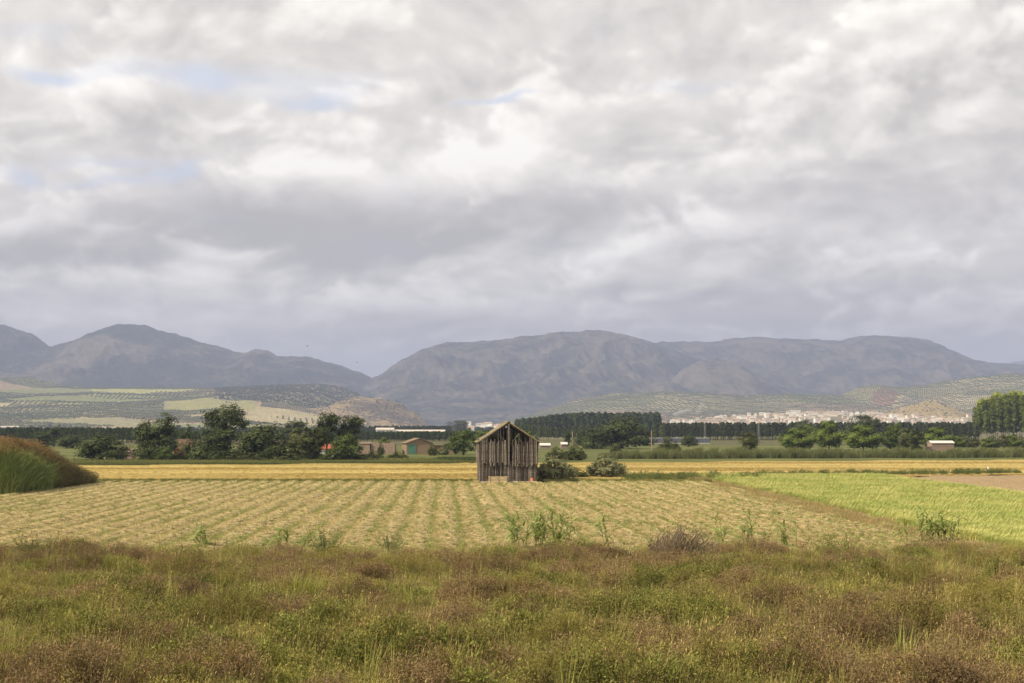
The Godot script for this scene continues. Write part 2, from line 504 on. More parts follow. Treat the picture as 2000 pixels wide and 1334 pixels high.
func build_far() -> void:
	var nf := noise(81, 1.0 / 260.0, 5)
	var nd := noise(82, 1.0 / 45.0, 3)
	H.back = hill_def([[1820, 760], [1900, 722], [1960, 709], [1985, 705], [2100, 690], [2300, 680]], 17000, 15500, 18000, 101, 0.2, 6.0)
	H.left = hill_def([[-350, 610], [-120, 618], [0, 632], [60, 651], [95, 677], [150, 664], [200, 642], [230, 632], [270, 633], [330, 649], [400, 670], [470, 688], [484, 688], [496, 682], [520, 683], [540, 695], [600, 697], [660, 712], [700, 726], [740, 744], [800, 772], [850, 802], [910, 838]], 9000, 6300, 11000, 111, 0.50, 9.0)
	H.right_back = hill_def([[1180, 690], [1250, 672], [1300, 667], [1350, 667], [1400, 668], [1430, 660], [1480, 657], [1520, 661], [1580, 662], [1640, 665], [1690, 655], [1740, 656], [1800, 661], [1850, 680], [1900, 703], [1950, 709], [2000, 712], [2200, 725], [2400, 740]], 10500, 7200, 12500, 121, 0.52, 9.0)
	H.right = hill_def([[640, 830], [690, 770], [735, 736], [790, 700], [830, 680], [870, 668], [910, 668], [960, 665], [1040, 655], [1100, 648], [1150, 645], [1180, 645], [1220, 653], [1260, 664], [1310, 684], [1380, 704], [1460, 728], [1540, 752], [1620, 776], [1740, 830]], 9300, 6200, 11000, 131, 0.62, 11.0)
	H.knoll = hill_def([[1250, 800], [1300, 752], [1335, 720], [1370, 704], [1400, 700], [1440, 709], [1480, 733], [1530, 762], [1600, 800]], 8100, 6900, 9000, 141, 0.22, 4.0)
	H.olive_left = hill_def([[-300, 748], [-60, 744], [0, 746], [40, 740], [60, 737], [90, 746], [130, 754], [200, 757], [300, 757], [420, 758], [500, 755], [560, 752], [620, 752], [660, 755], [690, 766], [740, 791], [800, 818], [860, 838]], 5800, 2700, 6800, 151, 0.30, 4.0)
	H.rock = hill_def([[490, 838], [550, 815], [590, 800], [640, 795], [668, 781], [700, 775], [740, 777], [780, 786], [812, 806], [845, 836]], 4300, 3700, 4800, 161, 0.20, 4.0)
	H.olive_right = hill_def([[930, 838], [980, 826], [1020, 815], [1060, 803], [1100, 789], [1150, 776], [1220, 768], [1300, 766], [1380, 769], [1450, 774], [1520, 770], [1580, 773], [1640, 772], [1680, 757], [1700, 753], [1760, 758], [1800, 754], [1850, 745], [1920, 735], [2000, 731], [2200, 724], [2400, 730]], 5600, 4150, 6600, 171, 0.26, 5.0)
	H.town = hill_def([[1180, 838], [1250, 832], [1330, 822], [1420, 814], [1500, 808], [1600, 807], [1700, 808], [1800, 812], [1900, 822], [2000, 836]], 4250, 3000, 4700, 181, 0.05, 1.0)
	H.golden = hill_def([[1660, 838], [1700, 822], [1740, 803], [1780, 790], [1805, 783], [1820, 783], [1845, 791], [1880, 805], [1915, 820], [1955, 838]], 4000, 3560, 4400, 191, 0.14, 2.0)

	var forest := lin(0.030, 0.042, 0.030)
	var scrub := lin(0.10, 0.095, 0.062)
	var bare := lin(0.20, 0.17, 0.13)
	var mountain := func(spots: Array, bias: float, dr: float):
		return func(_u: float, w: float, p: Vector3):
			var k := 0.5 + 1.1 * nf.get_noise_2d(p.x, p.z) + 1.05 * nd.get_noise_2d(p.x, p.z) + bias
			var px: float = 1000.0 + p.x / dr * F
			for s in spots:
				var dx: float = (px - s[0]) / s[2]
				var dw: float = (w / 0.8 - s[1]) / s[3]
				k += s[4] * exp(-(dx * dx + dw * dw) * (dx * dx + dw * dw))
			if k < 0.5: return forest.lerp(scrub, clampf(k / 0.5, 0, 1))
			return scrub.lerp(bare, clampf((k - 0.5) / 0.7, 0, 1))
	build_hill("far_ridge", H.back, 60, 20, func(_u: float, _w: float, _p: Vector3): return scrub, "pale blue far ridge at the right edge", MT.slope)
	build_hill("mountain", H.left, 330, 130, mountain.call([[200, 0.45, 70, 0.38, 0.75], [305, 0.78, 52, 0.10, 1.0], [225, 0.80, 60, 0.07, 0.6], [510, 0.98, 30, 0.06, 1.3], [400, 0.4, 150, 0.35, -0.7], [90, 0.8, 90, 0.2, -0.3], [270, 0.95, 120, 0.1, -0.5], [600, 0.5, 60, 0.3, -0.4]], -0.22, 9000.0), "wooded mountain at the left with a bare light slope", MT.slope)
	build_hill("mountain", H.right_back, 300, 110, mountain.call([[1480, 0.9, 60, 0.1, 0.4], [1880, 0.5, 50, 0.2, 0.6], [1650, 0.4, 200, 0.25, 0.15]], -0.12, 10500.0), "long low mountain ridge at the right", MT.slope)
	build_hill("mountain", H.right, 330, 130, mountain.call([[1230, 0.6, 50, 0.35, 0.45], [950, 0.4, 160, 0.4, -0.1], [1380, 0.7, 160, 0.3, -0.5], [960, 0.62, 26, 0.2, 0.4], [1180, 0.9, 80, 0.1, 0.3]], -0.10, 9300.0), "broad steep mountain in the middle", MT.slope)
	build_hill("mountain", H.knoll, 120, 60, mountain.call([[1380, 0.75, 90, 0.5, 0.4]], 0.0, 8100.0), "rounded reddish knoll before the right ridge", MT.slope)

	cellL = noise(91, 1.0 / 330.0, 1, FastNoiseLite.TYPE_CELLULAR)
	cellR = noise(92, 1.0 / 300.0, 1, FastNoiseLite.TYPE_CELLULAR)
	for c in [cellL, cellR]:
		c.cellular_return_type = FastNoiseLite.RETURN_CELL_VALUE
		c.cellular_jitter = 0.8
	var palL := [lin(0.36, 0.31, 0.18), lin(0.25, 0.27, 0.11), lin(0.50, 0.43, 0.24), lin(0.29, 0.31, 0.12), lin(0.40, 0.30, 0.20), lin(0.33, 0.31, 0.17), lin(0.42, 0.42, 0.16)]
	build_hill("olive_hill", H.olive_left, 260, 180, func(_u: float, w: float, p: Vector3):
		var px: float = 1000.0 - p.x / p.z * F
		var k := clampf((px - 430.0) / 80.0, 0, 1) * clampf((w - 0.42) / 0.08, 0, 1)
		var c := parcel_color(cellL, nd, p.x, p.z, palL)
		if px > 330 and px < 500 and w > 0.30 and w < 0.44: c = lin(0.44, 0.42, 0.16)
		return c.lerp(lin(0.16, 0.15, 0.09).lerp(lin(0.40, 0.33, 0.20), clampf(0.4 + nd.get_noise_2d(p.x * 2.0, p.z * 2.0) * 1.2, 0, 1)), k), "hills of olive groves and small fields at the left", MT.slope)
	build_hill("rock_hill", H.rock, 150, 80, func(_u: float, w: float, p: Vector3):
		var k := 0.62 + nd.get_noise_2d(p.x * 1.6, p.z * 1.6) + 0.8 * nf.get_noise_2d(p.x * 2.0, p.z * 2.0)
		var px: float = 1000.0 - p.x / p.z * F
		var dx := (px - 735.0) / 45.0
		var dw: float = (w / 0.8 - 0.62) / 0.25
		k -= 0.9 * exp(-(dx * dx + dw * dw))
		return lin(0.14, 0.12, 0.09).lerp(lin(0.47, 0.36, 0.19), clampf(k, 0, 1)), "tan rocky hill with dark outcrops", MT.slope)
	var palR := [lin(0.38, 0.34, 0.19), lin(0.24, 0.24, 0.12), lin(0.34, 0.31, 0.17), lin(0.48, 0.41, 0.24), lin(0.27, 0.27, 0.12), lin(0.38, 0.29, 0.19)]
	build_hill("olive_hill", H.olive_right, 300, 120, func(_u: float, w: float, p: Vector3):
		var px: float = 1000.0 - p.x / p.z * F
		var c := parcel_color(cellR, nd, p.x, p.z, palR)
		for s in [[1728, 0.75, 26, 0.14, lin(0.36, 0.22, 0.15)], [1785, 0.62, 26, 0.09, lin(0.46, 0.40, 0.30)], [1530, 0.7, 6, 0.3, lin(0.45, 0.38, 0.25)]]:
			var dx: float = (px - s[0]) / s[2]
			var dw: float = (w / 0.8 - s[1]) / s[3]
			if dx * dx + dw * dw < 1.0: c = s[4] * (1.0 + 0.2 * nd.get_noise_2d(p.x * 2, p.z * 2))
		return c, "hills of olive groves behind the town", MT.slope)
	build_hill("town_slope", H.town, 160, 60, func(_u: float, w: float, p: Vector3): return lin(0.36, 0.30, 0.20).lerp(lin(0.19, 0.19, 0.10), clampf(0.3 + 1.6 * nd.get_noise_2d(p.x, p.z), 0, 1)), "gentle slope on which the town stands", MT.slope)
	build_hill("golden_hill", H.golden, 110, 60, func(_u: float, w: float, p: Vector3): return lin(0.24, 0.20, 0.10).lerp(lin(0.50, 0.39, 0.19), clampf(0.75 + 1.2 * nd.get_noise_2d(p.x * 2.5, p.z * 2.5), 0, 1)), "golden grassy hill above the white town", MT.slope)

func olive_mesh() -> ArrayMesh:
	var m := MB.new()
	var c := lin(1, 1, 1)
	for k in 26:
		var d := Vector3(rr(-1, 1), rr(-0.5, 1), rr(-1, 1)).normalized()
		var p := Vector3(0, 2.6, 0) + d * Vector3(1.9, 1.5, 1.9) * rr(0.6, 1.0)
		var a := d.cross(Vector3(rr(-1, 1), rr(-1, 1), rr(-1, 1))).normalized()
		m.leaf(p, a * rr(0.9, 1.5), a.cross(d) * rr(0.7, 1.2), c * rr(0.75, 1.2))
	m.tube([Vector3(0, -0.4, 0), Vector3(0.1, 2.2, 0)], [0.28, 0.2], 4, lin(0.8, 0.7, 0.6))
	return m.made()

func build_olives() -> void:
	var om := olive_mesh()
	MT.far_leaf = vcol(0.9, 0.25)
	for side in 2:
		var h: Dictionary = H.olive_left if side == 0 else H.olive_right
		var cell := cellL if side == 0 else cellR
		var ts := []
		var cs := PackedColorArray()
		var gx := 15.0 if side == 0 else 17.0
		var gy := 8.0 if side == 0 else 7.0
		for fam in 4:
			var ang: float = [0.15, 0.9, 1.45, 2.3][fam]
			var ex := Vector2(cos(ang), sin(ang))
			var ey := Vector2(-sin(ang), cos(ang))
			var xa: float = maxf(h.x0, -2300.0 if side == 0 else -260.0)
			var xb: float = minf(h.x1, 10.0 if side == 0 else 2250.0)
			var da: float = h.df + (150.0 if side == 0 else 30.0)
			var mid := Vector2((xa + xb) / 2, (da + h.dr) / 2)
			var reach := Vector2(xb - xa, h.dr - da).length() / 2
			var na := int(reach / gx)
			var nb := int(reach / gy)
			for i in range(-na, na):
				for j in range(-nb, nb):
					var q := mid + ex * (i * gx + rr(-0.7, 0.7)) + ey * (j * gy + rr(-0.7, 0.7))
					if q.x < xa or q.x > xb or q.y < da or q.y > h.dr: continue
					if absf(q.x / q.y) > 0.40: continue
					var id := cell.get_noise_2d(q.x, -q.y) * 0.5 + 0.5
					var pick := int(id * 613.0) % 6
					if pick % 4 != fam or (side == 0 and pick == 5): continue
					var px := 1000.0 + q.x / q.y * F
					if side == 0 and px > 420 and (q.y - h.df) / (h.dr - h.df) > 0.55: continue
					if side == 0 and px > 320 and px < 510 and (q.y - h.df) / (h.dr - h.df) > 0.36 and (q.y - h.df) / (h.dr - h.df) < 0.56: continue
					var s := rr(0.75, 1.25)
					ts.append(placed(Vector3(q.x, hill_y(h, q.x, q.y), -q.y), rr(0, TAU), Vector3(s, s, s)))
					cs.append(jit(lin(0.16, 0.18, 0.10), 0.2))
		scatter("olive_trees", om, MT.far_leaf, ts, cs, "rows of olive trees on the hills at the left" if side == 0 else "rows of olive trees on the hills behind the town", "olive grove")
	# wild scrub on the rocky crest, rock hill and golden hill
	var ts2 := []
	var cs2 := PackedColorArray()
	for k in 5200:
		var h: Dictionary = H.olive_left
		var D := lerpf(h.df, h.dr, rr(0.55, 1.0))
		var x := xat(rr(420, 760), D)
		var s := rr(0.7, 2.0)
		ts2.append(placed(Vector3(x, hill_y(h, x, D) - 0.6, -D), rr(0, TAU), Vector3(s, s * 0.8, s)))
		cs2.append(jit(lin(0.07, 0.085, 0.05), 0.25))
	for k in 900:
		var h2: Dictionary = H.rock if k < 600 else H.golden
		var D2 := lerpf(h2.df, h2.dr, rr(0.15, 1.0))
		var x2 := rr(h2.x0, h2.x1)
		ts2.append(placed(Vector3(x2, hill_y(h2, x2, D2) - 0.8, -D2), rr(0, TAU), Vector3.ONE * rr(0.5, 1.1)))
		cs2.append(jit(lin(0.10, 0.10, 0.06), 0.25))
	for k in 2400:   # loose trees and hedges over the valley floor
		var D3 := rr(1700, 2900)
		var x3 := xat(rr(-150, 2150), D3) + 20.0 * sin(D3 * 0.02)
		if noise_gate(x3, D3): continue
		var s3 := rr(0.7, 1.8)
		ts2.append(placed(Vector3(x3, maxf(-0.3, hill_y(H.olive_left, x3, D3) if x3 < 0 and D3 > 2700 else -0.3), -D3), rr(0, TAU), Vector3(s3, s3 * 1.2, s3)))
		cs2.append(jit(lin(0.055, 0.07, 0.035), 0.25))
	scatter("scrub", om, MT.far_leaf, ts2, cs2, "dark scrub dotted over the far hills and valley floor", "scrub")

var gate_n: FastNoiseLite
func noise_gate(x: float, D: float) -> bool:
	if gate_n == null: gate_n = noise(95, 1.0 / 160.0, 2)
	return gate_n.get_noise_2d(x, D) < 0.05

# ---------------------------------------------------------------- trees
func crown_mesh(lobes: Array, clumps: int, per: int, cr: float, leaf: float, ca: Color, cb: Color, droop := 0.0) -> ArrayMesh:
	var m := MB.new()
	var weights := []
	var total := 0.0
	for l in lobes:
		total += l[3] * l[4] + l[4] * l[5]
		weights.append(total)
	for k in clumps:
		var pick := rr(0, total)
		var li := 0
		while weights[li] < pick: li += 1
		var l: Array = lobes[li]
		var d := Vector3(rng.randfn(), rng.randfn(), rng.randfn()).normalized()
		var r := pow(rng.randf(), 0.34)
		var cen := Vector3(l[0], l[1], l[2]) + d * Vector3(l[3], l[4], l[5]) * r
		var tone := rng.randf()
		var rad := cr * rr(0.6, 1.35)
		for j in per:
			var o := Vector3(rng.randfn(), rng.randfn() * 0.75, rng.randfn()) * rad * 0.55
			var p := cen + o
			var nrm := (d * 0.8 + o.normalized() * 0.6 + Vector3(0, 0.5, 0) + Vector3(rr(-1, 1), rr(-1, 1), rr(-1, 1)) * 0.7).normalized()
			var a := nrm.cross(Vector3(rr(-1, 1), rr(-1, 1) - droop * 3.0, rr(-1, 1))).normalized()
			if droop > 0: a = (a + Vector3(0, -droop, 0)).normalized()
			var s := leaf * rr(0.6, 1.4)
			m.leaf(p, a * s, a.cross(nrm).normalized() * s * 0.55, ca.lerp(cb, clampf(tone + rr(-0.25, 0.25), 0, 1)))
	return m.made()

func trunk_mesh(h: float, r: float, limbs: int, spread: float, col: Color, lean := 0.0) -> ArrayMesh:
	var m := MB.new()
	var top := Vector3(lean * h, h, 0)
	m.tube([Vector3(0, -0.02, 0), top * 0.35 + Vector3(0.01, 0, 0.01), top * 0.7, top], [r * 1.25, r, r * 0.75, r * 0.3], 6, col)
	for k in limbs:
		var a := TAU * k / limbs + rr(-0.4, 0.4)
		var s := top * rr(0.45, 0.85)
		var e := s + Vector3(cos(a) * spread, rr(0.12, 0.26), sin(a) * spread)
		m.tube([s, s.lerp(e, 0.5) + Vector3(0, -0.01, 0), e], [r * 0.5, r * 0.35, r * 0.12], 5, col)
	return m.made()

func build_tree_kinds() -> void:
	MT.leaf = vcol(0.75, 0.45)
	MT.grass = vcol(0.8, 0.5)
	MT.bark = vcol(0.95)
	var dk := lin(0.040, 0.056, 0.022)
	var dg := lin(0.095, 0.120, 0.045)
	var br := lin(0.18, 0.225, 0.05)
	MS.broad_a = crown_mesh([[0, 0.58, 0, 0.30, 0.34, 0.3], [-0.18, 0.40, 0, 0.24, 0.26, 0.24], [0.2, 0.42, 0, 0.24, 0.28, 0.24], [0.02, 0.2, 0.05, 0.42, 0.2, 0.36]], 150, 62, 0.10, 0.022, dk, dg)
	MS.broad_b = crown_mesh([[-0.05, 0.5, 0, 0.38, 0.40, 0.34], [0.2, 0.6, 0, 0.2, 0.3, 0.2], [-0.2, 0.3, 0, 0.26, 0.24, 0.25], [0.1, 0.18, 0.1, 0.42, 0.18, 0.36]], 150, 62, 0.10, 0.022, dk, dg)
	MS.peaked = crown_mesh([[0.14, 0.70, 0, 0.18, 0.30, 0.18], [0.1, 0.45, 0, 0.3, 0.3, 0.28], [-0.22, 0.52, 0, 0.18, 0.3, 0.2], [-0.05, 0.2, 0.05, 0.44, 0.2, 0.36]], 160, 60, 0.085, 0.02, dk, dg)
	MS.open = crown_mesh([[0.06, 0.82, 0, 0.24, 0.17, 0.22], [-0.2, 0.74, 0, 0.14, 0.16, 0.16], [0.24, 0.66, 0, 0.14, 0.12, 0.14], [-0.1, 0.58, 0, 0.14, 0.1, 0.14], [0.05, 0.5, 0, 0.1, 0.1, 0.1]], 95, 62, 0.075, 0.017, dk, dg)
	MS.wispy = crown_mesh([[0.05, 0.74, 0, 0.19, 0.25, 0.18], [0.0, 0.5, 0, 0.2, 0.24, 0.2], [-0.12, 0.6, 0, 0.12, 0.2, 0.14], [0.16, 0.84, 0, 0.12, 0.13, 0.12]], 95, 58, 0.065, 0.018, dk, dg)
	MS.round = crown_mesh([[0, 0.52, 0, 0.44, 0.44, 0.42], [0.1, 0.7, 0, 0.3, 0.26, 0.3], [-0.2, 0.4, 0.1, 0.3, 0.3, 0.3]], 130, 62, 0.10, 0.024, lin(0.045, 0.07, 0.02), lin(0.11, 0.15, 0.036))
	MS.bright = crown_mesh([[0, 0.55, 0, 0.42, 0.42, 0.4], [-0.25, 0.42, 0, 0.3, 0.32, 0.3], [0.28, 0.4, 0, 0.28, 0.3, 0.3], [0.05, 0.78, 0, 0.22, 0.18, 0.22]], 130, 62, 0.09, 0.026, lin(0.075, 0.115, 0.024), br)
	MS.olive_round = crown_mesh([[0, 0.62, 0, 0.4, 0.36, 0.38], [0.05, 0.4, 0, 0.3, 0.26, 0.3]], 100, 60, 0.08, 0.022, lin(0.05, 0.06, 0.02), lin(0.12, 0.125, 0.045))
	MS.willow = crown_mesh([[0, 0.6, 0, 0.42, 0.36, 0.4], [-0.15, 0.35, 0, 0.36, 0.34, 0.35], [0.15, 0.4, 0, 0.36, 0.36, 0.35]], 130, 60, 0.08, 0.03, lin(0.05, 0.062, 0.022), lin(0.105, 0.115, 0.045), 0.8)
	MS.bush = crown_mesh([[0, 0.42, 0, 0.62, 0.50, 0.55], [-0.35, 0.3, 0, 0.42, 0.34, 0.4], [0.4, 0.32, 0, 0.42, 0.34, 0.4]], 150, 60, 0.11, 0.038, lin(0.13, 0.145, 0.065), lin(0.30, 0.305, 0.165))
	MS.bush_dark = crown_mesh([[0, 0.45, 0, 0.55, 0.5, 0.5], [-0.3, 0.3, 0, 0.4, 0.32, 0.4], [0.35, 0.28, 0, 0.42, 0.3, 0.4]], 120, 55, 0.11, 0.036, lin(0.05, 0.065, 0.022), lin(0.13, 0.145, 0.05))
	MS.cypress = crown_mesh([[0, 0.5, 0, 0.10, 0.5, 0.10]], 50, 50, 0.05, 0.025, dk, dg)
	for k in 3:
		MS["poplar_%d" % k] = crown_mesh([[0, 0.66, 0, 0.085, 0.34, 0.085], [rr(-0.02, 0.02), 0.5, 0, 0.095, 0.26, 0.095], [0, 0.86, 0, 0.06, 0.14, 0.06], [0, 0.32, 0, 0.075, 0.18, 0.075]], 110, 46, 0.035, 0.012, lin(0.075, 0.11, 0.028), lin(0.17, 0.215, 0.045))
	MS.poplar_lime = crown_mesh([[0, 0.66, 0, 0.10, 0.34, 0.10], [0, 0.86, 0, 0.075, 0.14, 0.075], [0, 0.32, 0, 0.075, 0.18, 0.075]], 110, 46, 0.035, 0.013, lin(0.26, 0.32, 0.04), lin(0.44, 0.48, 0.07))
	var bk := lin(0.10, 0.08, 0.06)
	MS.trunk = trunk_mesh(0.62, 0.022, 6, 0.2, bk)
	MS.trunk_tall = trunk_mesh(0.82, 0.02, 6, 0.16, bk, 0.04)
	MS.trunk_low = trunk_mesh(0.4, 0.03, 5, 0.24, bk)
	MS.trunk_poplar = trunk_mesh(0.9, 0.0065, 5, 0.05, lin(0.30, 0.27, 0.21))

func tree(called: String, crown: String, trunk: String, px0: float, px1: float, top: float, bottom: float, D: float, wide: float, label: String, category := "tree", group := "") -> Node3D:
	# wide: the width of that crown mesh at height 1
	var foot := at((px0 + px1) / 2, bottom, D)
	var y0 := minf(foot.y, 0.0) if D > 90 else foot.y
	foot.y = -0.05
	var hgt := at(0, top, D).y + 0.05
	var w := (px1 - px0) / F * D / wide
	var t := base(called, foot, 0.0)
	var c := mesh("crown", MS[crown], MT.leaf, t)
	c.scale = Vector3(w, hgt, w)
	c.rotation.y = 0.0
	var k := mesh("trunk", MS[trunk], MT.bark, t)
	k.scale = Vector3(minf(w, hgt), hgt, minf(w, hgt))
	tag(t, label, category, group)
	return t

func build_trees() -> void:
	var g := "trees along the meadow at the left"
	tree("broadleaf_tree", "broad_a", "trunk", 152, 248, 842, 901, 296, 0.84, "low wide dark tree nearest the red-brown thicket", "tree", g)
	tree("broadleaf_tree", "peaked", "trunk_tall", 258, 356, 806, 901, 300, 0.9, "dark tree with a narrow pointed top left of the red wall", "tree", g)
	tree("broadleaf_tree", "broad_b", "trunk", 362, 462, 830, 900, 297, 0.84, "bushy dark tree in front of the tallest dark tree", "tree", g)
	tree("broadleaf_tree", "open", "trunk_tall", 396, 482, 788, 898, 310, 0.72, "tallest dark tree with a bare upper trunk and open crown", "tree", g)
	tree("broadleaf_tree", "broad_a", "trunk", 462, 566, 819, 901, 298, 0.84, "large round dark tree right of the tallest one", "tree", g)
	tree("broadleaf_tree", "willow", "trunk", 556, 642, 830, 900, 297, 1.0, "drooping dull green tree before the red roofed farmhouse", "tree", g)
	tree("poplar_tree", "wispy", "trunk_tall", 608, 664, 802, 895, 312, 0.56, "left of two wispy wind bent poplars", "tree", g)
	tree("poplar_tree", "wispy", "trunk_tall", 652, 710, 808, 893, 315, 0.56, "right of two wispy wind bent poplars", "tree", g)
	tree("broadleaf_tree", "round", "trunk_low", 640, 712, 845, 901, 296, 1.0, "round fresh green tree at the right end of the left row", "tree", g)
	tree("conifer_tree", "cypress", "trunk_tall", 92, 118, 832, 872, 520, 0.3, "slim dark conifer behind the red-brown thicket", "tree")
	tree("broadleaf_tree", "broad_b", "trunk", 55, 100, 840, 870, 500, 0.84, "low green tree left of the slim dark conifer", "tree")
	tree("broadleaf_tree", "broad_a", "trunk", 112, 175, 846, 870, 480, 0.84, "low spreading tree between conifer and dark tree row", "tree")
	tree("broadleaf_tree", "peaked", "trunk", 345, 378, 828, 868, 420, 0.9, "small pointed tree behind the red wall", "tree")
	tree("broadleaf_tree", "wispy", "trunk_tall", 545, 600, 820, 868, 620, 0.56, "pale thin tree far behind the left tree row", "tree")
	tree("broadleaf_tree", "round", "trunk_low", 870, 940, 836, 889, 362, 1.0, "dark round tree just left of the barn roof", "tree")
	tree("broadleaf_tree", "bright", "trunk", 915, 972, 838, 868, 560, 1.1, "pale green tree showing above the barn's left eave", "tree")
	tree("broadleaf_tree", "bright", "trunk", 1000, 1052, 838, 870, 560, 1.1, "pale green tree showing above the barn's right eave", "tree")
	tree("broadleaf_tree", "bright", "trunk", 738, 762, 852, 872, 520, 1.1, "small yellow green tree behind the pink walls", "tree")
	tree("broadleaf_tree", "broad_b", "trunk", 872, 916, 818, 838, 1900, 0.84, "dark clump of trees far off beside the distant white houses", "tree")
	tree("cypress_tree", "cypress", "trunk_tall", 1102, 1115, 840, 873, 480, 0.24, "thin cypress beside the wooden pole near the barn", "tree")
	tree("broadleaf_tree", "broad_b", "trunk", 1124, 1190, 832, 876, 470, 0.84, "lower dark tree left of the biggest dark tree", "tree")
	tree("broadleaf_tree", "broad_a", "trunk", 1160, 1272, 809, 878, 475, 0.84, "biggest dark rounded tree between the two wooden poles", "tree")
	tree("shrub_tree", "bush_dark", "trunk_low", 1283, 1332, 852, 888, 372, 1.5, "dark shrub in the reeds right of the wooden pole", "tree")
	tree("broadleaf_tree", "broad_a", "trunk", 1330, 1362, 845, 872, 520, 0.84, "small dark tree beside the solar panels", "tree")
	tree("broadleaf_tree", "olive_round", "trunk", 1441, 1484, 841, 886, 385, 0.8, "olive green lollipop shaped tree standing alone in the reeds", "tree")
	var g2 := "trees behind the reeds at the right"
	tree("walnut_tree", "bright", "trunk_low", 1520, 1596, 832, 881, 425, 1.1, "leftmost bright green tree of the right hand row", "tree", g2)
	tree("walnut_tree", "bright", "trunk", 1588, 1650, 817, 880, 440, 1.1, "tallest bright green tree of the right hand row", "tree", g2)
	tree("walnut_tree", "bright", "trunk_low", 1646, 1726, 825, 880, 424, 1.1, "widest bright green tree of the right hand row", "tree", g2)
	tree("broadleaf_tree", "round", "trunk_low", 1722, 1770, 825, 879, 430, 1.0, "darker green tree left of the willow like tree", "tree", g2)
	tree("willow_tree", "willow", "trunk_low", 1750, 1808, 833, 882, 415, 1.0, "olive green willow like tree in the right hand row", "tree", g2)
	tree("walnut_tree", "bright", "trunk_low", 1796, 1864, 831, 874, 470, 1.1, "spreading bright tree behind the white roofed shed", "tree", g2)
	tree("walnut_tree", "bright", "trunk", 1560, 1600, 826, 860, 600, 1.1, "green tree peeping behind the right hand row", "tree", g2)
	tree("pine_tree", "broad_b", "trunk_tall", 1656, 1708, 804, 858, 700, 0.84, "dark pine rising behind the right hand row of trees", "tree")
	tree("pine_tree", "broad_a", "trunk_tall", 1550, 1590, 815, 858, 760, 0.84, "dark tree top showing before the town", "tree")
	tree("cypress_tree", "cypress", "trunk_tall", 1702, 1720, 815, 862, 690, 0.24, "dark cypress beside the dark pine", "tree")
	for k in 13:
		var px := 268.0 + k * 34.0 + rr(-9, 9)
		tree("low_bush", ["bush_dark", "round", "bush_dark"][k % 3], "trunk_low", px, px + rr(38, 62), rr(872, 886), 901, 294 + rr(-2, 4), 1.3, "dark low bush in the undergrowth at the foot of the left trees", "bush", "undergrowth at the foot of the left trees")
	# bushes by the barn and hedges
	tree("grey_bush", "bush", "trunk_low", 1042, 1122, 889, 937, 193, 1.5, "grey green bush beside the barn", "bush", "bushes beside the barn")
	tree("grey_bush", "bush", "trunk_low", 1144, 1220, 888, 932, 203, 1.5, "grey green bush second from the barn", "bush", "bushes beside the barn")
	tree("low_bush", "bush_dark", "trunk_low", 1110, 1150, 915, 935, 200, 1.5, "small yellow green bush between the two grey bushes", "bush")
	tree("low_bush", "bush_dark", "trunk_low", 1046, 1064, 930, 944, 181, 1.5, "small dark bush against the barn's right corner", "bush")
	tree("low_bush", "bush_dark", "trunk_low", 1064, 1110, 872, 899, 300, 1.5, "dark bush behind the grey bush nearest the barn", "bush")
	tree("low_bush", "bush_dark", "trunk_low", 1098, 1148, 868, 899, 305, 1.5, "dark bush behind the gap between the grey bushes", "bush")
	tree("low_bush", "bush_dark", "trunk_low", 1190, 1216, 866, 888, 360, 1.5, "small bush at the left end of the reeds", "bush")
	tree("low_bush", "bush_dark", "trunk_low", 706, 752, 879, 897, 310, 1.5, "low bush before the pink walls", "bush")
	tree("low_bush", "bush_dark", "trunk_low", 754, 800, 882, 896, 312, 1.5, "low bush before the green door shed", "bush")
	tree("low_bush", "bush_dark", "trunk_low", 834, 856, 866, 888, 356, 1.5, "shrub at the right corner of the green door shed", "bush")
	tree("low_bush", "bush_dark", "trunk_low", 736, 752, 864, 884, 366, 1.5, "shrub against the pink walls", "bush")
	tree("low_bush", "bush", "trunk_low", 854, 876, 872, 888, 364, 1.5, "pale bush between green door shed and round tree", "bush")
	tree("low_bush", "bush_dark", "trunk_low", 560, 584, 886, 899, 298, 1.5, "small round bush at the foot of the left tree row", "bush")
	for k in 9:
		var px := 1856.0 + k * 17.0 + rr(-4, 4)
		tree("low_bush", ["bright", "bush_dark", "olive_round"][k % 3], "trunk_low", px, px + rr(30, 46), rr(846, 856), 874, 480 + rr(-20, 30), 1.3, "green bush in the hedge at the foot of the tall poplars", "bush", "hedge before the poplar grove")
	# poplar grove at the right
	for row in 4:
		for k in 11:
			var lime: bool = row >= 2
			var D := 800.0 + row * 5.5
			var px := 1905.0 + k * 15.0 + row * 4.0 + rr(-2.5, 2.5)
			var edge := clampf((px - 1900.0) / 70.0, 0, 1)
			var top := lerpf(795, 767, sqrt(edge)) + rr(-5, 5) - (3 if lime else 0)
			var t := base("poplar_tree", Vector3(xat(px, D), -0.05, -D))
			var hgt := at(0, top, D).y
			var c := mesh("crown", MS.poplar_lime if lime else MS["poplar_%d" % (k % 3)], MT.leaf, t)
			c.scale = Vector3(hgt * 0.95, hgt, hgt * 0.95)
			c.rotation.y = rr(0, TAU)
			var tk := mesh("trunk", MS.trunk_poplar, MT.bark, t)
			tk.scale = Vector3(hgt, hgt, hgt)
			tag(t, "tall yellow green poplar in the back rows of the right hand grove" if lime else "tall green poplar with pale trunk in the right hand grove", "tree", "poplar grove, back rows" if lime else "poplar grove, front rows")

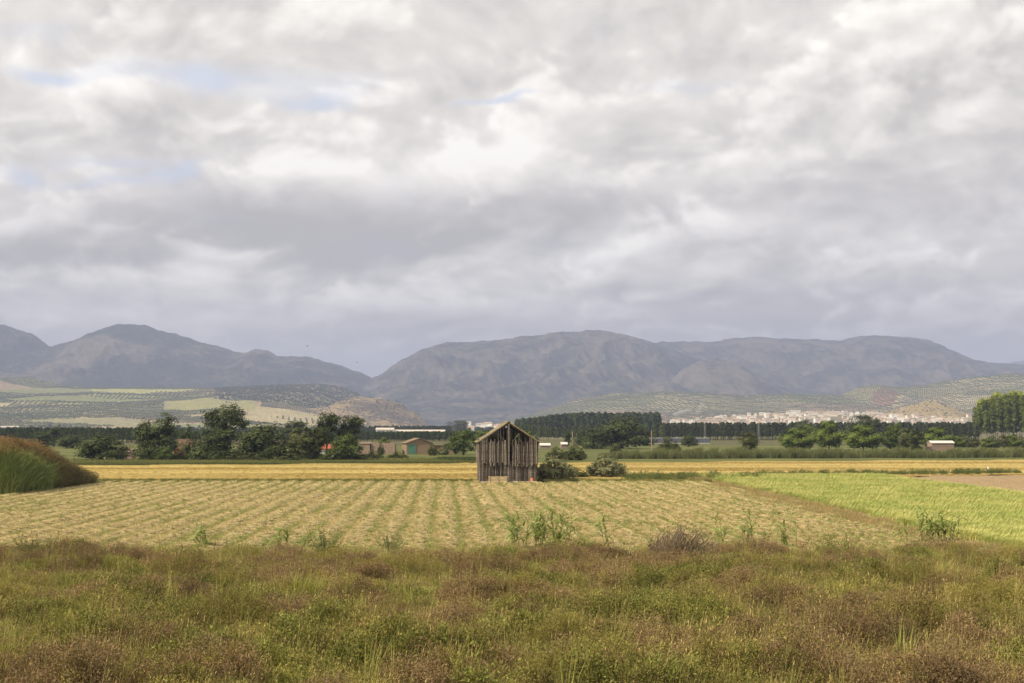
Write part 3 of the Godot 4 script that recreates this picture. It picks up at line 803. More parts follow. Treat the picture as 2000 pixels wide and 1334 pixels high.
func build_plantations() -> void:
	var m := MB.new()
	for k in 70:
		var y := rr(0.22, 1.0)
		var r := 0.15 * pow(sin(PI * clampf((1.04 - y) / 0.95, 0, 1)), 0.6) + 0.012
		var a := rr(0, TAU)
		var d := Vector3(cos(a), rr(-0.1, 0.5), sin(a)).normalized()
		var al := d.cross(Vector3(rr(-1, 1), 2, rr(-1, 1))).normalized()
		m.leaf(Vector3(cos(a) * r, y, sin(a) * r) * Vector3(rr(0.5, 1), 1, rr(0.5, 1)), al * 0.05, al.cross(d) * 0.05, lin(1, 1, 1) * rr(0.7, 1.25))
	m.tube([Vector3(0, -0.02, 0), Vector3(0, 0.85, 0)], [0.012, 0.005], 4, lin(2.0, 1.8, 1.5))
	var pm := m.made()
	# px from, px to, near depth, far depth, height, spacing, label
	for b in [
		[1008, 1288, 1080, 1240, 17.5, 4.5, "dark poplar plantation behind the barn's right side", lin(0.040, 0.058, 0.024)],
		[1000, 1300, 780, 800, 8.0, 4.5, "low young trees before the dark poplar plantation", lin(0.055, 0.075, 0.028)],
		[1280, 1910, 800, 880, 9.5, 4.2, "dark poplar plantation before the town", lin(0.032, 0.045, 0.020)],
		[-60, 300, 640, 740, 6.6, 4.0, "dark young plantation behind the thicket at the left", lin(0.035, 0.052, 0.020)],
		[300, 940, 715, 840, 4.7, 3.0, "dark young plantation behind the green door shed", lin(0.035, 0.052, 0.020)],
		[690, 880, 1450, 1560, 8.5, 5.0, "dark plantation behind the long white warehouse", lin(0.035, 0.048, 0.022)],
		[130, 720, 1250, 1330, 7.0, 6.0, "hedge of dark trees on the plain at the left", lin(0.045, 0.06, 0.028)]]:
		var ts := []
		var cs := PackedColorArray()
		var D: float = b[2]
		while D < b[3]:
			var x := xat(b[0], D) + rr(0, b[5])
			while x < xat(b[1], D):
				var hh: float = b[4] * rr(0.78, 1.10) * (lerpf(0.72, 1.0, clampf((x / D * F + 1000.0 - b[0]) / 110.0, 0, 1)) if b[4] > 15 else 1.0)
				ts.append(placed(Vector3(x + rr(-0.5, 0.5), -0.1, -D + rr(-0.5, 0.5)), rr(0, TAU), Vector3(hh * rr(0.9, 1.2), hh, hh * 1.1)))
				cs.append(jit(b[7], 0.22))
				x += b[5]
			D += b[5] * 1.3
		scatter("poplar_plantation", pm, MT.far_leaf, ts, cs, b[6], "plantation")

# ---------------------------------------------------------------- buildings
func gable_house(t: Node3D, w: float, d: float, h: float, rise: float, wall: Material, roof: Material) -> void:
	if not MS.has("house_wall"):
		var m := MB.new()
		var c := Color.WHITE
		m.quad(Vector3(-0.5, 0, 0.5), Vector3(-0.5, 1, 0.5), Vector3(0.5, 1, 0.5), Vector3(0.5, 0, 0.5), c)
		m.quad(Vector3(0.5, 0, -0.5), Vector3(0.5, 1, -0.5), Vector3(-0.5, 1, -0.5), Vector3(-0.5, 0, -0.5), c)
		for s in [-1, 1]:
			m.quad(Vector3(0.5 * s, 0, 0.5), Vector3(0.5 * s, 1, 0.5), Vector3(0.5 * s, 1, -0.5), Vector3(0.5 * s, 0, -0.5), c)
			m.tri(Vector3(0.5 * s, 1, 0.5), Vector3(0.5 * s, 1.3, 0), Vector3(0.5 * s, 1, -0.5), c)
		MS.house_wall = m.made()
		var r := MB.new()
		for s in [-1, 1]:
			r.box(Vector3(0, 0.5, 0.27 * s), Vector3(1.06, 0.06, 0.62), c, Basis(Vector3.RIGHT, 0.0) * Basis(Vector3(1, 0, 0), Vector3(0, -1.0 * s, 0).y * 0.0))
		var rf := MB.new()
		for s in [-1, 1]:
			var e := Vector3(0, -0.10, 0.57 * s)
			var k := Vector3(0, 1.03, 0)
			var o := Vector3(0, 0.16, 0)
			for q in [[Vector3(-0.53, 0, 0) + e, Vector3(-0.53, 0, 0) + k, Vector3(0.53, 0, 0) + k, Vector3(0.53, 0, 0) + e]]:
				rf.quad(q[0] + o, q[1] + o, q[2] + o, q[3] + o, c)
				rf.quad(q[3], q[2], q[1], q[0], c)
				rf.quad(q[0], q[0] + o, q[3] + o, q[3], c)
				rf.quad(q[0], q[1], q[1] + o, q[0] + o, c)
				rf.quad(q[3], q[3] + o, q[2] + o, q[2], c)
		MS.house_roof = rf.made()
	var a := mesh("wall", MS.house_wall, wall, t)
	a.scale = Vector3(w, h, d)
	var b := mesh("roof", MS.house_roof, roof, t)
	b.scale = Vector3(w, h * 0.3 if rise < 0 else rise, d)
	b.position.y = h
	a.position.y = 0

func build_town() -> void:
	var walls := [flat(0.82, 0.79, 0.73), flat(0.74, 0.67, 0.55), flat(0.86, 0.85, 0.82), flat(0.58, 0.47, 0.37)]
	var roofs := [flat(0.36, 0.25, 0.18), flat(0.45, 0.35, 0.26), flat(0.40, 0.33, 0.27), flat(0.55, 0.50, 0.44)]
	var words := ["white", "cream", "bright white", "tan"]
	for k in 285:
		var px: float
		var D: float
		var h: Dictionary = H.town
		if k < 170:
			px = rr(1375, 1720) if k % 5 else rr(1290, 1500)
			D = lerpf(3250, 4150, pow(rng.randf(), 0.8))
		else:
			px = 1690.0 + 205.0 * rng.randf()
			D = rr(3330, 3960)
		var x := xat(px, D)
		var y := hill_y(h, x, D)
		if k >= 170:
			var yg := hill_y(H.golden, x, D)
			if yg > hill_y(H.golden, xat(1812, 4000), 4000) * (0.62 if px < 1790 else 0.42): continue
			y = maxf(y, yg)
		var w := k % 4
		var t := base("town_house", Vector3(x, y - 1.5, -D), rr(-0.35, 0.35) + (PI / 2 if rng.randf() < 0.3 else 0.0))
		gable_house(t, rr(8, 19), rr(8, 11), rr(7, 10.5), rr(1.6, 2.6), walls[w], roofs[(k / 4) % 4])
		tag(t, "%s house with tiled roof in the far %s" % [words[w], "town below the olive hills" if k < 170 else "town on the golden hill"], "house", "%s houses of the %s town" % [words[w], "lower" if k < 170 else "hill"])
	for k in 26:
		var px2 := rr(905, 1045)
		var D2 := rr(3000, 3700)
		var t2 := base("town_house", Vector3(xat(px2, D2), 0, -D2) + Vector3(0, maxf(0.0, (D2 - 3000) / 700.0 * 14.0) - 1.0, 0), rr(-0.4, 0.4))
		gable_house(t2, rr(9, 18), rr(8, 11), rr(6, 9), 2.0, walls[k % 3], roofs[k % 4])
		tag(t2, "small %s house of the far village seen above the barn" % words[k % 3], "house", "%s houses of the far village" % words[k % 3])
	# big white house on the slope, mill, chimney, halls
	for b in [[1553, 801, 4150, 27, 10, "large white house standing alone above the town", 2], [1460, 818, 3900, 40, 8, "long white hall above the town", 2], [1610, 812, 4050, 110, 7, "very long pale hall at the top of the town", 0],
			[1376, 818, 3600, 52, 15, "big tan flat mill building beside the steam", 3], [1320, 826, 3400, 48, 12, "white hall beside the brick chimney", 2], [1424, 826, 3500, 46, 8, "pale hall between the mill and the houses", 0],
			[22, 840, 2500, 30, 8.5, "white farm building at the far left", 2], [165, 840, 2300, 26, 5, "low white farm shed left of the brown roofed one", 2], [195, 840, 2350, 22, 6.5, "farm shed with brown roof far off at the left", 0], [218, 840, 2300, 22, 4.5, "low white farm shed right of the brown roofed one", 2],
			[290, 838, 2400, 28, 5, "white shed behind the pointed tree", 2], [385, 838, 2500, 38, 5, "pale shed behind the tallest dark tree", 0],
			[753, 846, 1400, 17, 5.5, "tall white end block of the long warehouse", 2], [820, 846, 1410, 48, 3.6, "long low white warehouse on the plain", 2]]:
		var D3: float = b[2]
		var x3 := xat(b[0], D3)
		var y3: float = hill_y(H.town, x3, D3) if b[0] > 1200 else 0.0
		if b[0] > 1700: y3 = 0.0
		var t3 := base("hall", Vector3(x3, y3 - 0.6, -D3), 0.0)
		gable_house(t3, b[3], 14, b[4], 1.6 if b[4] < 12 else 0.8, walls[b[6]], roofs[1 if b[5].contains("brown") else 3])
		tag(t3, b[5], "building")
	var cx := xat(1300, 3350)
	var ch := base("chimney", Vector3(cx, hill_y(H.town, cx, 3350) - 1, -3350))
	var m := MB.new()
	m.tube([Vector3(0, 0, 0), Vector3(0, 6, 0), Vector3(0, 33, 0)], [2.6, 2.4, 1.5], 10, lin(0.40, 0.22, 0.14))
	mesh("shaft", m.made(), MT.bark, ch)
	var m2 := MB.new()
	m2.tube([Vector3(0, 33, 0), Vector3(0, 34, 0), Vector3(0, 34.6, 0)], [1.7, 2.0, 1.8], 10, lin(0.34, 0.2, 0.13))
	mesh("rim", m2.made(), MT.bark, ch)
	tag(ch, "tall brick factory chimney at the left end of the town", "chimney")

func build_steam() -> void:
	for q in [["white steam cloud drifting beside the brick chimney", 0.10, [[1322, 809, 20, 9], [1333, 806, 26, 13], [1343, 803, 18, 12], [1350, 807, 12, 9]]], ["thin pale smoke rising behind the mill", 0.018, [[1362, 805, 14, 12], [1367, 797, 12, 16], [1371, 789, 14, 14]]]]:
		var t := base("steam_plume", at(q[2][0][0], q[2][0][1], 3450))
		for e in q[2]:
			var f := FogVolume.new()
			f.name = "puff"
			f.shape = RenderingServer.FOG_VOLUME_SHAPE_ELLIPSOID
			f.size = Vector3(e[2], e[3], e[2])
			var m := FogMaterial.new()
			m.density = q[1]
			m.albedo = Color(0.97, 0.97, 0.97)
			f.material = m
			t.add_child(f, true)
			f.position = at(e[0], e[1], 3450) - t.position
		tag(t, q[0], "steam")

func build_farm() -> void:
	var brick := flat(0.46, 0.34, 0.23, 0.9, MT.fine_tex, 0.4)
	var pink := flat(0.50, 0.38, 0.31, 0.9, MT.fine_tex, 0.4)
	var tile := flat(0.36, 0.27, 0.19, 0.9, MT.fine_tex, 0.7)
	var green := flat(0.10, 0.22, 0.17, 0.6)
	var dark := flat(0.03, 0.03, 0.03)
	var white := flat(0.70, 0.69, 0.66)
	var red := flat(0.22, 0.065, 0.05, 0.9, MT.fine_tex, 0.5)
	# shed with the green door: gable to the front
	var s := base("shed", at(819, 888, 372) * Vector3(1, 0, 1), 0.25)
	var w := MB.new()
	var W := 3.4
	w.quad(Vector3(-W, 0, 0), Vector3(-W, 2.9, 0), Vector3(W, 2.9, 0), Vector3(W, 0, 0), Color.WHITE)
	w.tri(Vector3(-W, 2.9, 0), Vector3(0, 4.1, 0), Vector3(W, 2.9, 0), Color.WHITE)
	w.quad(Vector3(-W, 0, -7), Vector3(-W, 2.9, -7), Vector3(-W, 2.9, 0), Vector3(-W, 0, 0), Color.WHITE)
	w.quad(Vector3(W, 0, 0), Vector3(W, 2.9, 0), Vector3(W, 2.9, -7), Vector3(W, 0, -7), Color.WHITE)
	w.quad(Vector3(W, 0, -7), Vector3(W, 2.9, -7), Vector3(-W, 2.9, -7), Vector3(-W, 0, -7), Color.WHITE)
	w.tri(Vector3(W, 2.9, -7), Vector3(0, 4.1, -7), Vector3(-W, 2.9, -7), Color.WHITE)
	mesh("wall", w.made(), brick, s)
	for sd in [-1, 1]:
		var r := MB.new()
		var dir := Vector3(3.75 * sd, -1.32, 0)
		r.box(Vector3(0, 4.2, -3.5) + dir * 0.5, Vector3(dir.length(), 0.14, 7.7), Color.WHITE, Basis(Vector3(0, 0, 1), atan2(dir.y, dir.x) if sd > 0 else atan2(-dir.y, -dir.x)))
		mesh("roof_slope", r.made(), tile, s)
	var d := MB.new()
	d.box(Vector3(-2.0, 1.3, 0.05), Vector3(2.2, 2.6, 0.08), Color.WHITE)
	mesh("door", d.made(), green, s)
	tag(s, "small tan brick shed with a green door", "shed")
	# low flat annexe to its right
	var an := base("annexe", at(866, 886, 382) * Vector3(1, 0, 1), 0.1)
	var am := MB.new()
	am.box(Vector3(0, 1.1, 0), Vector3(5.5, 2.2, 4), Color.WHITE)
	mesh("wall", am.made(), brick, an)
	var ar := MB.new()
	ar.box(Vector3(0, 2.3, 0.1), Vector3(6, 0.15, 4.6), Color.WHITE)
	mesh("roof", ar.made(), tile, an)
	tag(an, "low flat roofed annexe right of the green door shed", "shed")
	# roofless pink walls
	var p := base("ruin", at(738, 887, 372) * Vector3(1, 0, 1), 0.0)
	for q in [[-3.4, 1.3, 0.0, 2.6, 2.6], [1.3, 1.5, -0.5, 6.2, 3.0]]:
		var pm := MB.new()
		pm.box(Vector3(q[0], q[1], q[2]), Vector3(q[3], q[4], 0.3), Color.WHITE)
		mesh("wall", pm.made(), pink, p)
	for q in [-4.6, -2.2, -1.7, 4.3]:
		var pm2 := MB.new()
		pm2.box(Vector3(q, 1.4, -2.5), Vector3(0.3, 2.8, 4.0), Color.WHITE)
		mesh("side_wall", pm2.made(), pink, p)
	var pr := MB.new()
	pr.box(Vector3(-3.4, 2.95, -2.2), Vector3(3.0, 0.14, 5.0), Color.WHITE, Basis(Vector3(1, 0, 0), 0.08))
	mesh("roof_panel", pr.made(), tile, p)
	var pd := MB.new()
	pd.box(Vector3(-3.4, 2.2, -3.5), Vector3(2.3, 1.0, 0.1), Color.WHITE)  # near-black panel set back behind the front wall, below the roof panel
	mesh("dark_panel", pd.made(), dark, p)
	tag(p, "low pinkish walls of a half roofless farm building", "ruin")
	# red roofed farmhouse behind the willow like trees
	var f := base("farmhouse", at(628, 889, 345) * Vector3(1, 0, 1), 0.1)
	gable_house(f, 8.5, 6, 1.9, 0.9, white, flat(0.42, 0.12, 0.07))
	tag(f, "white farmhouse with red roof half hidden by trees", "house")
	# dark red wall between trees
	var rw := base("red_building", at(351, 899, 306) * Vector3(1, 0, 1), 0.0)
	var rm := MB.new()
	rm.box(Vector3(0, 1.25, -2), Vector3(2.6, 2.5, 4), Color.WHITE)
	mesh("wall", rm.made(), red, rw)
	var rr2 := MB.new()
	rr2.box(Vector3(0.4, 3.5, -4.0), Vector3(3.2, 2.0, 3.0), Color.WHITE)
	mesh("upper_wall", rr2.made(), brick, rw)
	tag(rw, "dark red wall of a small building between the trees", "building")
	var pk := base("pink_hut", at(249, 897, 318) * Vector3(1, 0, 1), 0.0)
	gable_house(pk, 2.6, 3, 1.6, 0.6, pink, tile)
	tag(pk, "tiny pink hut between the two leftmost dark trees", "hut")
	# whitewashed sheds on the right
	for b in [[1064, 876, 470, 3.4, 1.2, "white lean-to behind the barn's right side"], [1101, 876, 475, 2.2, 1.5, "low white hut beside the cypress"], [1835, 882, 440, 7.0, 2.3, "low shed with pale metal roof right of the willow like tree"]]:
		var t := base("shed", Vector3(xat(b[0], b[2]), -0.05, -b[2]), 0.05)
		gable_house(t, b[3], 4, b[4], 0.6, pink, flat(0.62, 0.60, 0.57, 0.6))
		tag(t, b[5], "shed")
	var lw := base("garden_wall", Vector3(xat(1833, 420), -0.05, -420.0), 0.04)
	var lm := MB.new()
	lm.box(Vector3(0, 0.7, 0), Vector3(8.5, 1.4, 0.3), Color.WHITE)
	mesh("wall", lm.made(), pink, lw)
	var lc := MB.new()
	lc.box(Vector3(0, 1.44, 0), Vector3(8.7, 0.08, 0.42), Color.WHITE)
	mesh("coping", lc.made(), tile, lw)
	tag(lw, "low pinkish wall in front of the pale roofed shed", "wall")
	# solar panel tables
	var blue := flat(0.05, 0.055, 0.075, 0.6)
	for b in [[1283, 8.0], [1320, 10.0], [1368, 7.0]]:
		var t := base("solar_panel", Vector3(xat(b[0], 560), 0, -560.0), 0.0)
		var k := 0
		var x: float = -b[1] / 2
		while x < b[1] / 2 - 0.5:
			var pm3 := MB.new()
			pm3.box(Vector3(x + 0.6, 1.9, 0), Vector3(1.1, 0.06, 3.2), Color.WHITE, Basis(Vector3.RIGHT, 0.6))
			mesh("panel", pm3.made(), blue, t)
			x += 1.2
		var fr := MB.new()
		fr.box(Vector3(0, 0.86, 1.40), Vector3(b[1] + 0.2, 0.14, 0.1), Color.WHITE)
		fr.box(Vector3(0, 2.86, -1.40), Vector3(b[1] + 0.2, 0.14, 0.1), Color.WHITE)
		for q in [-0.4, 0.0, 0.4]:
			fr.box(Vector3(b[1] * q, 0.9, 0), Vector3(0.12, 1.8, 0.12), Color.WHITE)
		mesh("frame", fr.made(), white, t)
		tag(t, "table of dark solar panels on a white frame, %s" % ("beside the right wooden pole" if b[0] < 1300 else ("behind the dark shrub in the reeds" if b[0] < 1340 else "right of the small dark tree")), "solar panels")
	# poles
	for b in [[1118, 842, 874, 470, "wooden pole beside the thin cypress"], [1272, 840, 877, 450, "wooden pole right of the biggest dark tree"]]:
		var D: float = b[3]
		var t := base("wooden_pole", Vector3(xat(b[0], D), -0.05, -D))
		var pm4 := MB.new()
		var top := at(0, b[1], D).y
		pm4.tube([Vector3(0, 0, 0), Vector3(0, top, 0)], [0.17, 0.12], 7, lin(0.34, 0.27, 0.19))
		mesh("pole", pm4.made(), MT.bark, t)
		var ca := MB.new()
		ca.box(Vector3(0, top - 0.3, 0), Vector3(0.9, 0.1, 0.1), lin(0.25, 0.2, 0.15))
		mesh("crossarm", ca.made(), MT.bark, t)
		tag(t, b[4], "pole")
	for b in [[1376, 829, 690, "slim lattice mast left of the lollipop shaped tree"], [1481, 826, 700, "slim lattice mast right of the lollipop shaped tree"]]:
		var D: float = b[2]
		var t := base("lattice_mast", Vector3(xat(b[0], D), -0.05, -D), 0.4)
		var top := at(0, b[1], D).y
		var lm2 := MB.new()
		var steel := lin(0.33, 0.33, 0.32)
		for q in [[-1, -1], [-1, 1], [1, -1], [1, 1]]:
			lm2.tube([Vector3(q[0] * 0.5, 0, q[1] * 0.5), Vector3(q[0] * 0.12, top, q[1] * 0.12)], [0.05, 0.04], 4, steel)
		var y := 0.0
		while y < top - 1:
			var e := lerpf(0.5, 0.12, y / top)
			var e2 := lerpf(0.5, 0.12, (y + 1) / top)
			lm2.tube([Vector3(-e, y, e), Vector3(e2, y + 1, e2)], [0.03, 0.03], 3, steel)
			lm2.tube([Vector3(-e, y, -e), Vector3(-e2, y + 1, e2)], [0.03, 0.03], 3, steel)
			y += 1.0
		mesh("mast", lm2.made(), MT.bark, t)
		var ar2 := MB.new()
		for yy in [0.86, 0.95]:
			ar2.box(Vector3(0, top * yy, 0), Vector3(2.2, 0.08, 0.08), steel)
		mesh("crossarm", ar2.made(), MT.bark, t)
		tag(t, b[3], "mast")
	# white marker post at the field edge
	var mp := base("marker_post", at(1930, 922, 222) * Vector3(1, 0, 1))
	var mm := MB.new()
	mm.tube([Vector3(0, -0.1, 0), Vector3(0, 0.92, 0)], [0.13, 0.13], 8, lin(0.8, 0.8, 0.78))
	mm.tube([Vector3(0, 0.92, 0), Vector3(0, 1.0, 0)], [0.16, 0.05], 8, lin(0.8, 0.8, 0.78))
	mesh("post", mm.made(), MT.bark, mp)
	tag(mp, "short white marker post at the far edge of the bare field", "post")

# ---------------------------------------------------------------- the drying barn
func build_barn() -> void:
	var b := base("drying_barn", Vector3(-0.42, 0.0, -180.0), 0.06)
	tag(b, "old weathered wooden drying barn clad in upright poles", "barn")
	var grainy := grain(77, 0.06, 0.5, 1.0, Vector2(1, 1), 128)
	var woods := []
	for c in [[0.24, 0.207, 0.178], [0.16, 0.137, 0.118], [0.33, 0.29, 0.252], [0.085, 0.072, 0.062], [0.45, 0.405, 0.355]]:
		woods.append(flat(c[0], c[1], c[2], 0.95, grainy, 0.9))
	var W := 3.58      # half width
	var L := 9.2      # length
	var EV := 5.35     # wall height
	var RG := 7.62     # ridge height
	var variants := []
	for k in 4:
		var m := MB.new()
		var o := rr(-0.03, 0.03)
		m.tube([Vector3(0, 0, 0), Vector3(o, 0.35, rr(-0.012, 0.012)), Vector3(-o * 0.6, 0.7, rr(-0.012, 0.012)), Vector3(rr(-0.02, 0.02), 1, 0)], [0.074, 0.070, 0.064, 0.056], 6, Color.WHITE)
		variants.append(m.made())
	var pole := func(p: Vector3, len: float, lean: float, thick: float):
		var o := mesh("wall_pole", variants[rng.randi() % 4], woods[[0, 0, 1, 1, 2, 2, 3, 4][rng.randi() % 8]], b)
		o.position = p
		o.scale = Vector3(thick, len, thick)
		o.rotation = Vector3(rr(-0.006, 0.006), rr(0, TAU), lean)
	# front, upper tier hangs proud of the lower one
	var x := -W
	while x < W:
		var roof_y := RG - absf(x) / W * (RG - EV) - 0.12
		var right := x > 0.4
		if not (absf(x) < 0.08) and not (right and rng.randf() < 0.11) and not (not right and rng.randf() < 0.04) and not (x > 0.1 and x < 0.36):
			var top := minf(roof_y, 5.36 + rr(-0.26, 0.20)) if absf(x) < 2.6 else roof_y
			if right and rng.randf() < 0.15: top -= rr(0.2, 1.0)
			var low := 2.40 + rr(-0.30, 0.26) - (0.15 if right else 0.0)
			pole.call(Vector3(x, low, 0.19 + rr(-0.03, 0.03)), top - low, rr(-0.022, 0.022) + (0.012 if right else 0.0), rr(0.75, 1.25))
		x += rr(0.112, 0.15)
	x = -W
	while x < W:
		if rng.randf() > 0.03:
			pole.call(Vector3(x, 0.1, 0.0 + rr(-0.02, 0.02)), 2.75 + rr(-0.2, 0.1), rr(-0.010, 0.010), rr(0.8, 1.1))
		x += rr(0.125, 0.155)
	# left side, in two tiers
	var z := -0.1
	while z > -L:
		pole.call(Vector3(-W - 0.12, 2.4 + rr(-0.2, 0.2), z), 2.95, rr(-0.01, 0.01), rr(0.9, 1.15))
		if rng.randf() > 0.05:
			pole.call(Vector3(-W, 0.1, z + 0.03), 2.7 + rr(-0.15, 0.1), rr(-0.01, 0.01), rr(0.85, 1.1))
		z -= rr(0.14, 0.17)
	# right and rear walls: joined poles, coloured darker to imitate the shade inside
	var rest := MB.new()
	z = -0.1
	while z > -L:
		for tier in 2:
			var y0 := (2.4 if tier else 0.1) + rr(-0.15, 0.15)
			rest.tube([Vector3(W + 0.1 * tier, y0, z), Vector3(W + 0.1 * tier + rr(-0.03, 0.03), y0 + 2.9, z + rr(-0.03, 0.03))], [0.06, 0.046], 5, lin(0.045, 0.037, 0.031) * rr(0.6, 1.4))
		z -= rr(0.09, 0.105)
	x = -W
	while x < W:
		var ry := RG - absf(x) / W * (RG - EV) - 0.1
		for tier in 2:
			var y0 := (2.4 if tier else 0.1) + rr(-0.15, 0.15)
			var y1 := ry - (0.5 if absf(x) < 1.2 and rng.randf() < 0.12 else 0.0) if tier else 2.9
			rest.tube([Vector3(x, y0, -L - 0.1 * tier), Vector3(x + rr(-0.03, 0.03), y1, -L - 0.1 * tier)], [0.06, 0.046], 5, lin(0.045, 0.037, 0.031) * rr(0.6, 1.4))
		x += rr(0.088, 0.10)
	var ro := mesh("shade_toned_wall_poles", rest.made(), MT.bark, b)
	tag(ro, "", "", "", "stuff")
	# frame
	var beam := func(called: String, a: Vector3, c: Vector3, t: float, w: int):
		var m := MB.new()
		var d := (c - a).normalized()
		var sd := d.cross(Vector3(0.02, 0.03, 1)).normalized() if absf(d.z) < 0.9 else Vector3.RIGHT
		m.box((a + c) / 2, Vector3(t, (c - a).length(), t), Color.WHITE, Basis(sd, d, sd.cross(d)))
		mesh(called, m.made(), woods[w], b)
	for k in 5:
		var zz := -0.14 - k * (L - 0.3) / 4.0
		for s in [-1, 1]:
			beam.call("post", Vector3(s * (W - 0.14), 0, zz), Vector3(s * (W - 0.14), EV - 0.05, zz), 0.16, 1)
			beam.call("rafter", Vector3(s * (W + 0.3), EV - 0.32, zz), Vector3(0, RG - 0.13, zz), 0.13, 1)
		beam.call("tie_beam", Vector3(-W + 0.1, EV - 0.25, zz - 0.16), Vector3(W - 0.1, EV - 0.25, zz - 0.16), 0.15, 3)
	beam.call("king_post", Vector3(0.0, 2.35, 0.30), Vector3(0.0, RG - 0.12, 0.30), 0.17, 2)
	for s in [-1, 1]:
		beam.call("strut", Vector3(s * 0.50, EV - 0.08, 0.0), Vector3(s * 1.28, EV + 0.86, 0.0), 0.11, 1 if s < 0 else 2)
		beam.call("stud", Vector3(s * 1.32, EV - 0.2, -0.02), Vector3(s * 1.32, EV + 0.92, -0.02), 0.10, 0)
		beam.call("wall_plate", Vector3(s * (W - 0.05), EV - 0.02, -0.1), Vector3(s * (W - 0.05), EV - 0.02, -L + 0.1), 0.13, 1)
		for yy in [0.6, 2.5]:
			beam.call("rail", Vector3(s * (W - 0.14), yy, -0.1), Vector3(s * (W - 0.14), yy, -L + 0.1), 0.09, 3)
	beam.call("ridge_beam", Vector3(0, RG - 0.1, 0.1), Vector3(0, RG - 0.1, -L), 0.14, 3)
	for yy in [0.6, 2.55, 4.9]:
		beam.call("rail", Vector3(-W + 0.1, yy, -0.08), Vector3(W - 0.1, yy, -0.08), 0.09, 3)
	for yy in [2.3, 4.0]:
		for zz in [-3.0, -6.0, -9.0]:
			beam.call("drying_bar", Vector3(-W + 0.2, yy, zz), Vector3(W - 0.2, yy, zz), 0.08, 1)
	# roof sheets
	var sh := MB.new()
	var cw := 1.12
	var nseg := 12
	for k in nseg:
		var z0 := -cw / 2 + cw * k / nseg
		var z1 := -cw / 2 + cw * (k + 1) / nseg
		var y0 := 0.024 * (1 if k % 2 else -1)
		var y1 := -y0
		sh.quad(Vector3(0, y0 + 0.03, z0), Vector3(0, y1 + 0.03, z1), Vector3(1, y1 + 0.03, z1), Vector3(1, y0 + 0.03, z0), Color.WHITE)
		sh.quad(Vector3(1, y0 - 0.03, z0), Vector3(1, y1 - 0.03, z1), Vector3(0, y1 - 0.03, z1), Vector3(0, y0 - 0.03, z0), Color.WHITE)
		for xx in [0, 1]:
			sh.quad(Vector3(xx, y0 - 0.03, z0), Vector3(xx, y0 + 0.03, z0), Vector3(xx, y1 + 0.03, z1), Vector3(xx, y1 - 0.03, z1), Color.WHITE)
	for s in [-1, 1]:
		var zz: float = cw * s / 2
		sh.quad(Vector3(0, -0.054, zz), Vector3(0, 0.054, zz), Vector3(1, 0.054, zz), Vector3(1, -0.054, zz), Color.WHITE)
	var sheet := sh.made()
	var lich := grain(78, 0.05, 0.55, 1.0)
	var roofm := [flat(0.47, 0.40, 0.26, 0.9, lich, 0.5), flat(0.41, 0.35, 0.24, 0.9, lich, 0.5), flat(0.52, 0.44, 0.28, 0.9, lich, 0.5)]
	var slope := Vector2(W + 0.42, RG - EV + 0.27)
	for s in [-1, 1]:
		for k in 9:
			for half in 2:
				if s > 0 and k == 6 and half == 0: continue   # missing sheets let the light in
				var o := mesh("roof_sheet", sheet, roofm[rng.randi() % 3], b)
				var ang := atan2(slope.y, slope.x)
				var ln := slope.length() / 2 + 0.10
				var start := Vector3(s * slope.x, RG - slope.y + 0.02, 0).lerp(Vector3(0, RG + 0.02, 0), 0.5 * half - 0.01 * half)
				o.position = start + Vector3(0, 0.05 * (1 - half) * 0 + 0.055 * half, 0.30 - cw / 2 - k * (cw - 0.02)) + Vector3(0, rr(0, 0.02), 0)
				o.rotation = Vector3(0, 0, ang + rr(-0.006, 0.006)) if s < 0 else Vector3(0, PI, ang + rr(-0.006, 0.006))
				if s > 0: o.rotation = Vector3(0, PI, 0)
				if s > 0: o.basis = Basis(Vector3(0, 0, 1), -ang) * Basis(Vector3.UP, PI)
				o.scale = Vector3(ln, 1, 1)
	var cap := MB.new()
	for s in [-1, 1]:
		cap.box(Vector3(s * 0.14, RG + 0.10, 0.3 - 4.9), Vector3(0.36, 0.04, 9.95), Color.WHITE, Basis(Vector3(0, 0, 1), -0.53 * s))
	mesh("ridge_cap", cap.made(), roofm[1], b)
	# footing
	var ft := MB.new()
	for k in 9:
		ft.box(Vector3(-W + 0.4 + k * 0.8 + rr(-0.05, 0.05), 0.1, 0.16), Vector3(rr(0.6, 0.82), rr(0.22, 0.36), 0.35), lin(0.58, 0.51, 0.39) * rr(0.8, 1.1), Basis(Vector3.UP, rr(-0.06, 0.06)))
	mesh("footing", ft.made(), MT.bark, b)
	# bale box, slab
	var cr := base("wooden_crate", Vector3(-1.75, 0.0, -178.95), 0.05)
	tag(cr, "long pale wooden crate at the foot of the barn front", "crate")
	var planks := [flat(0.92, 0.75, 0.48, 0.9, grainy, 1.0), flat(0.80, 0.64, 0.40, 0.9, grainy, 1.0)]
	for k in 4:
		var m := MB.new()
		m.box(Vector3(0, 0.22 + k * 0.19, 0), Vector3(2.35, 0.17, 0.06), Color.WHITE, Basis(Vector3(0, 0, 1), rr(-0.006, 0.006)))
		mesh("plank", m.made(), planks[k % 2], cr)
		var m4 := MB.new()
		m4.box(Vector3(0, 0.22 + k * 0.19, -0.62), Vector3(2.35, 0.17, 0.06), Color.WHITE)
		mesh("plank", m4.made(), planks[(k + 1) % 2], cr)
	for sx in [-1.05, 0.0, 1.05]:
		var m2 := MB.new()
		m2.box(Vector3(sx, 0.46, 0.06), Vector3(0.11, 0.92, 0.06), Color.WHITE)
		mesh("batten", m2.made(), planks[1], cr)
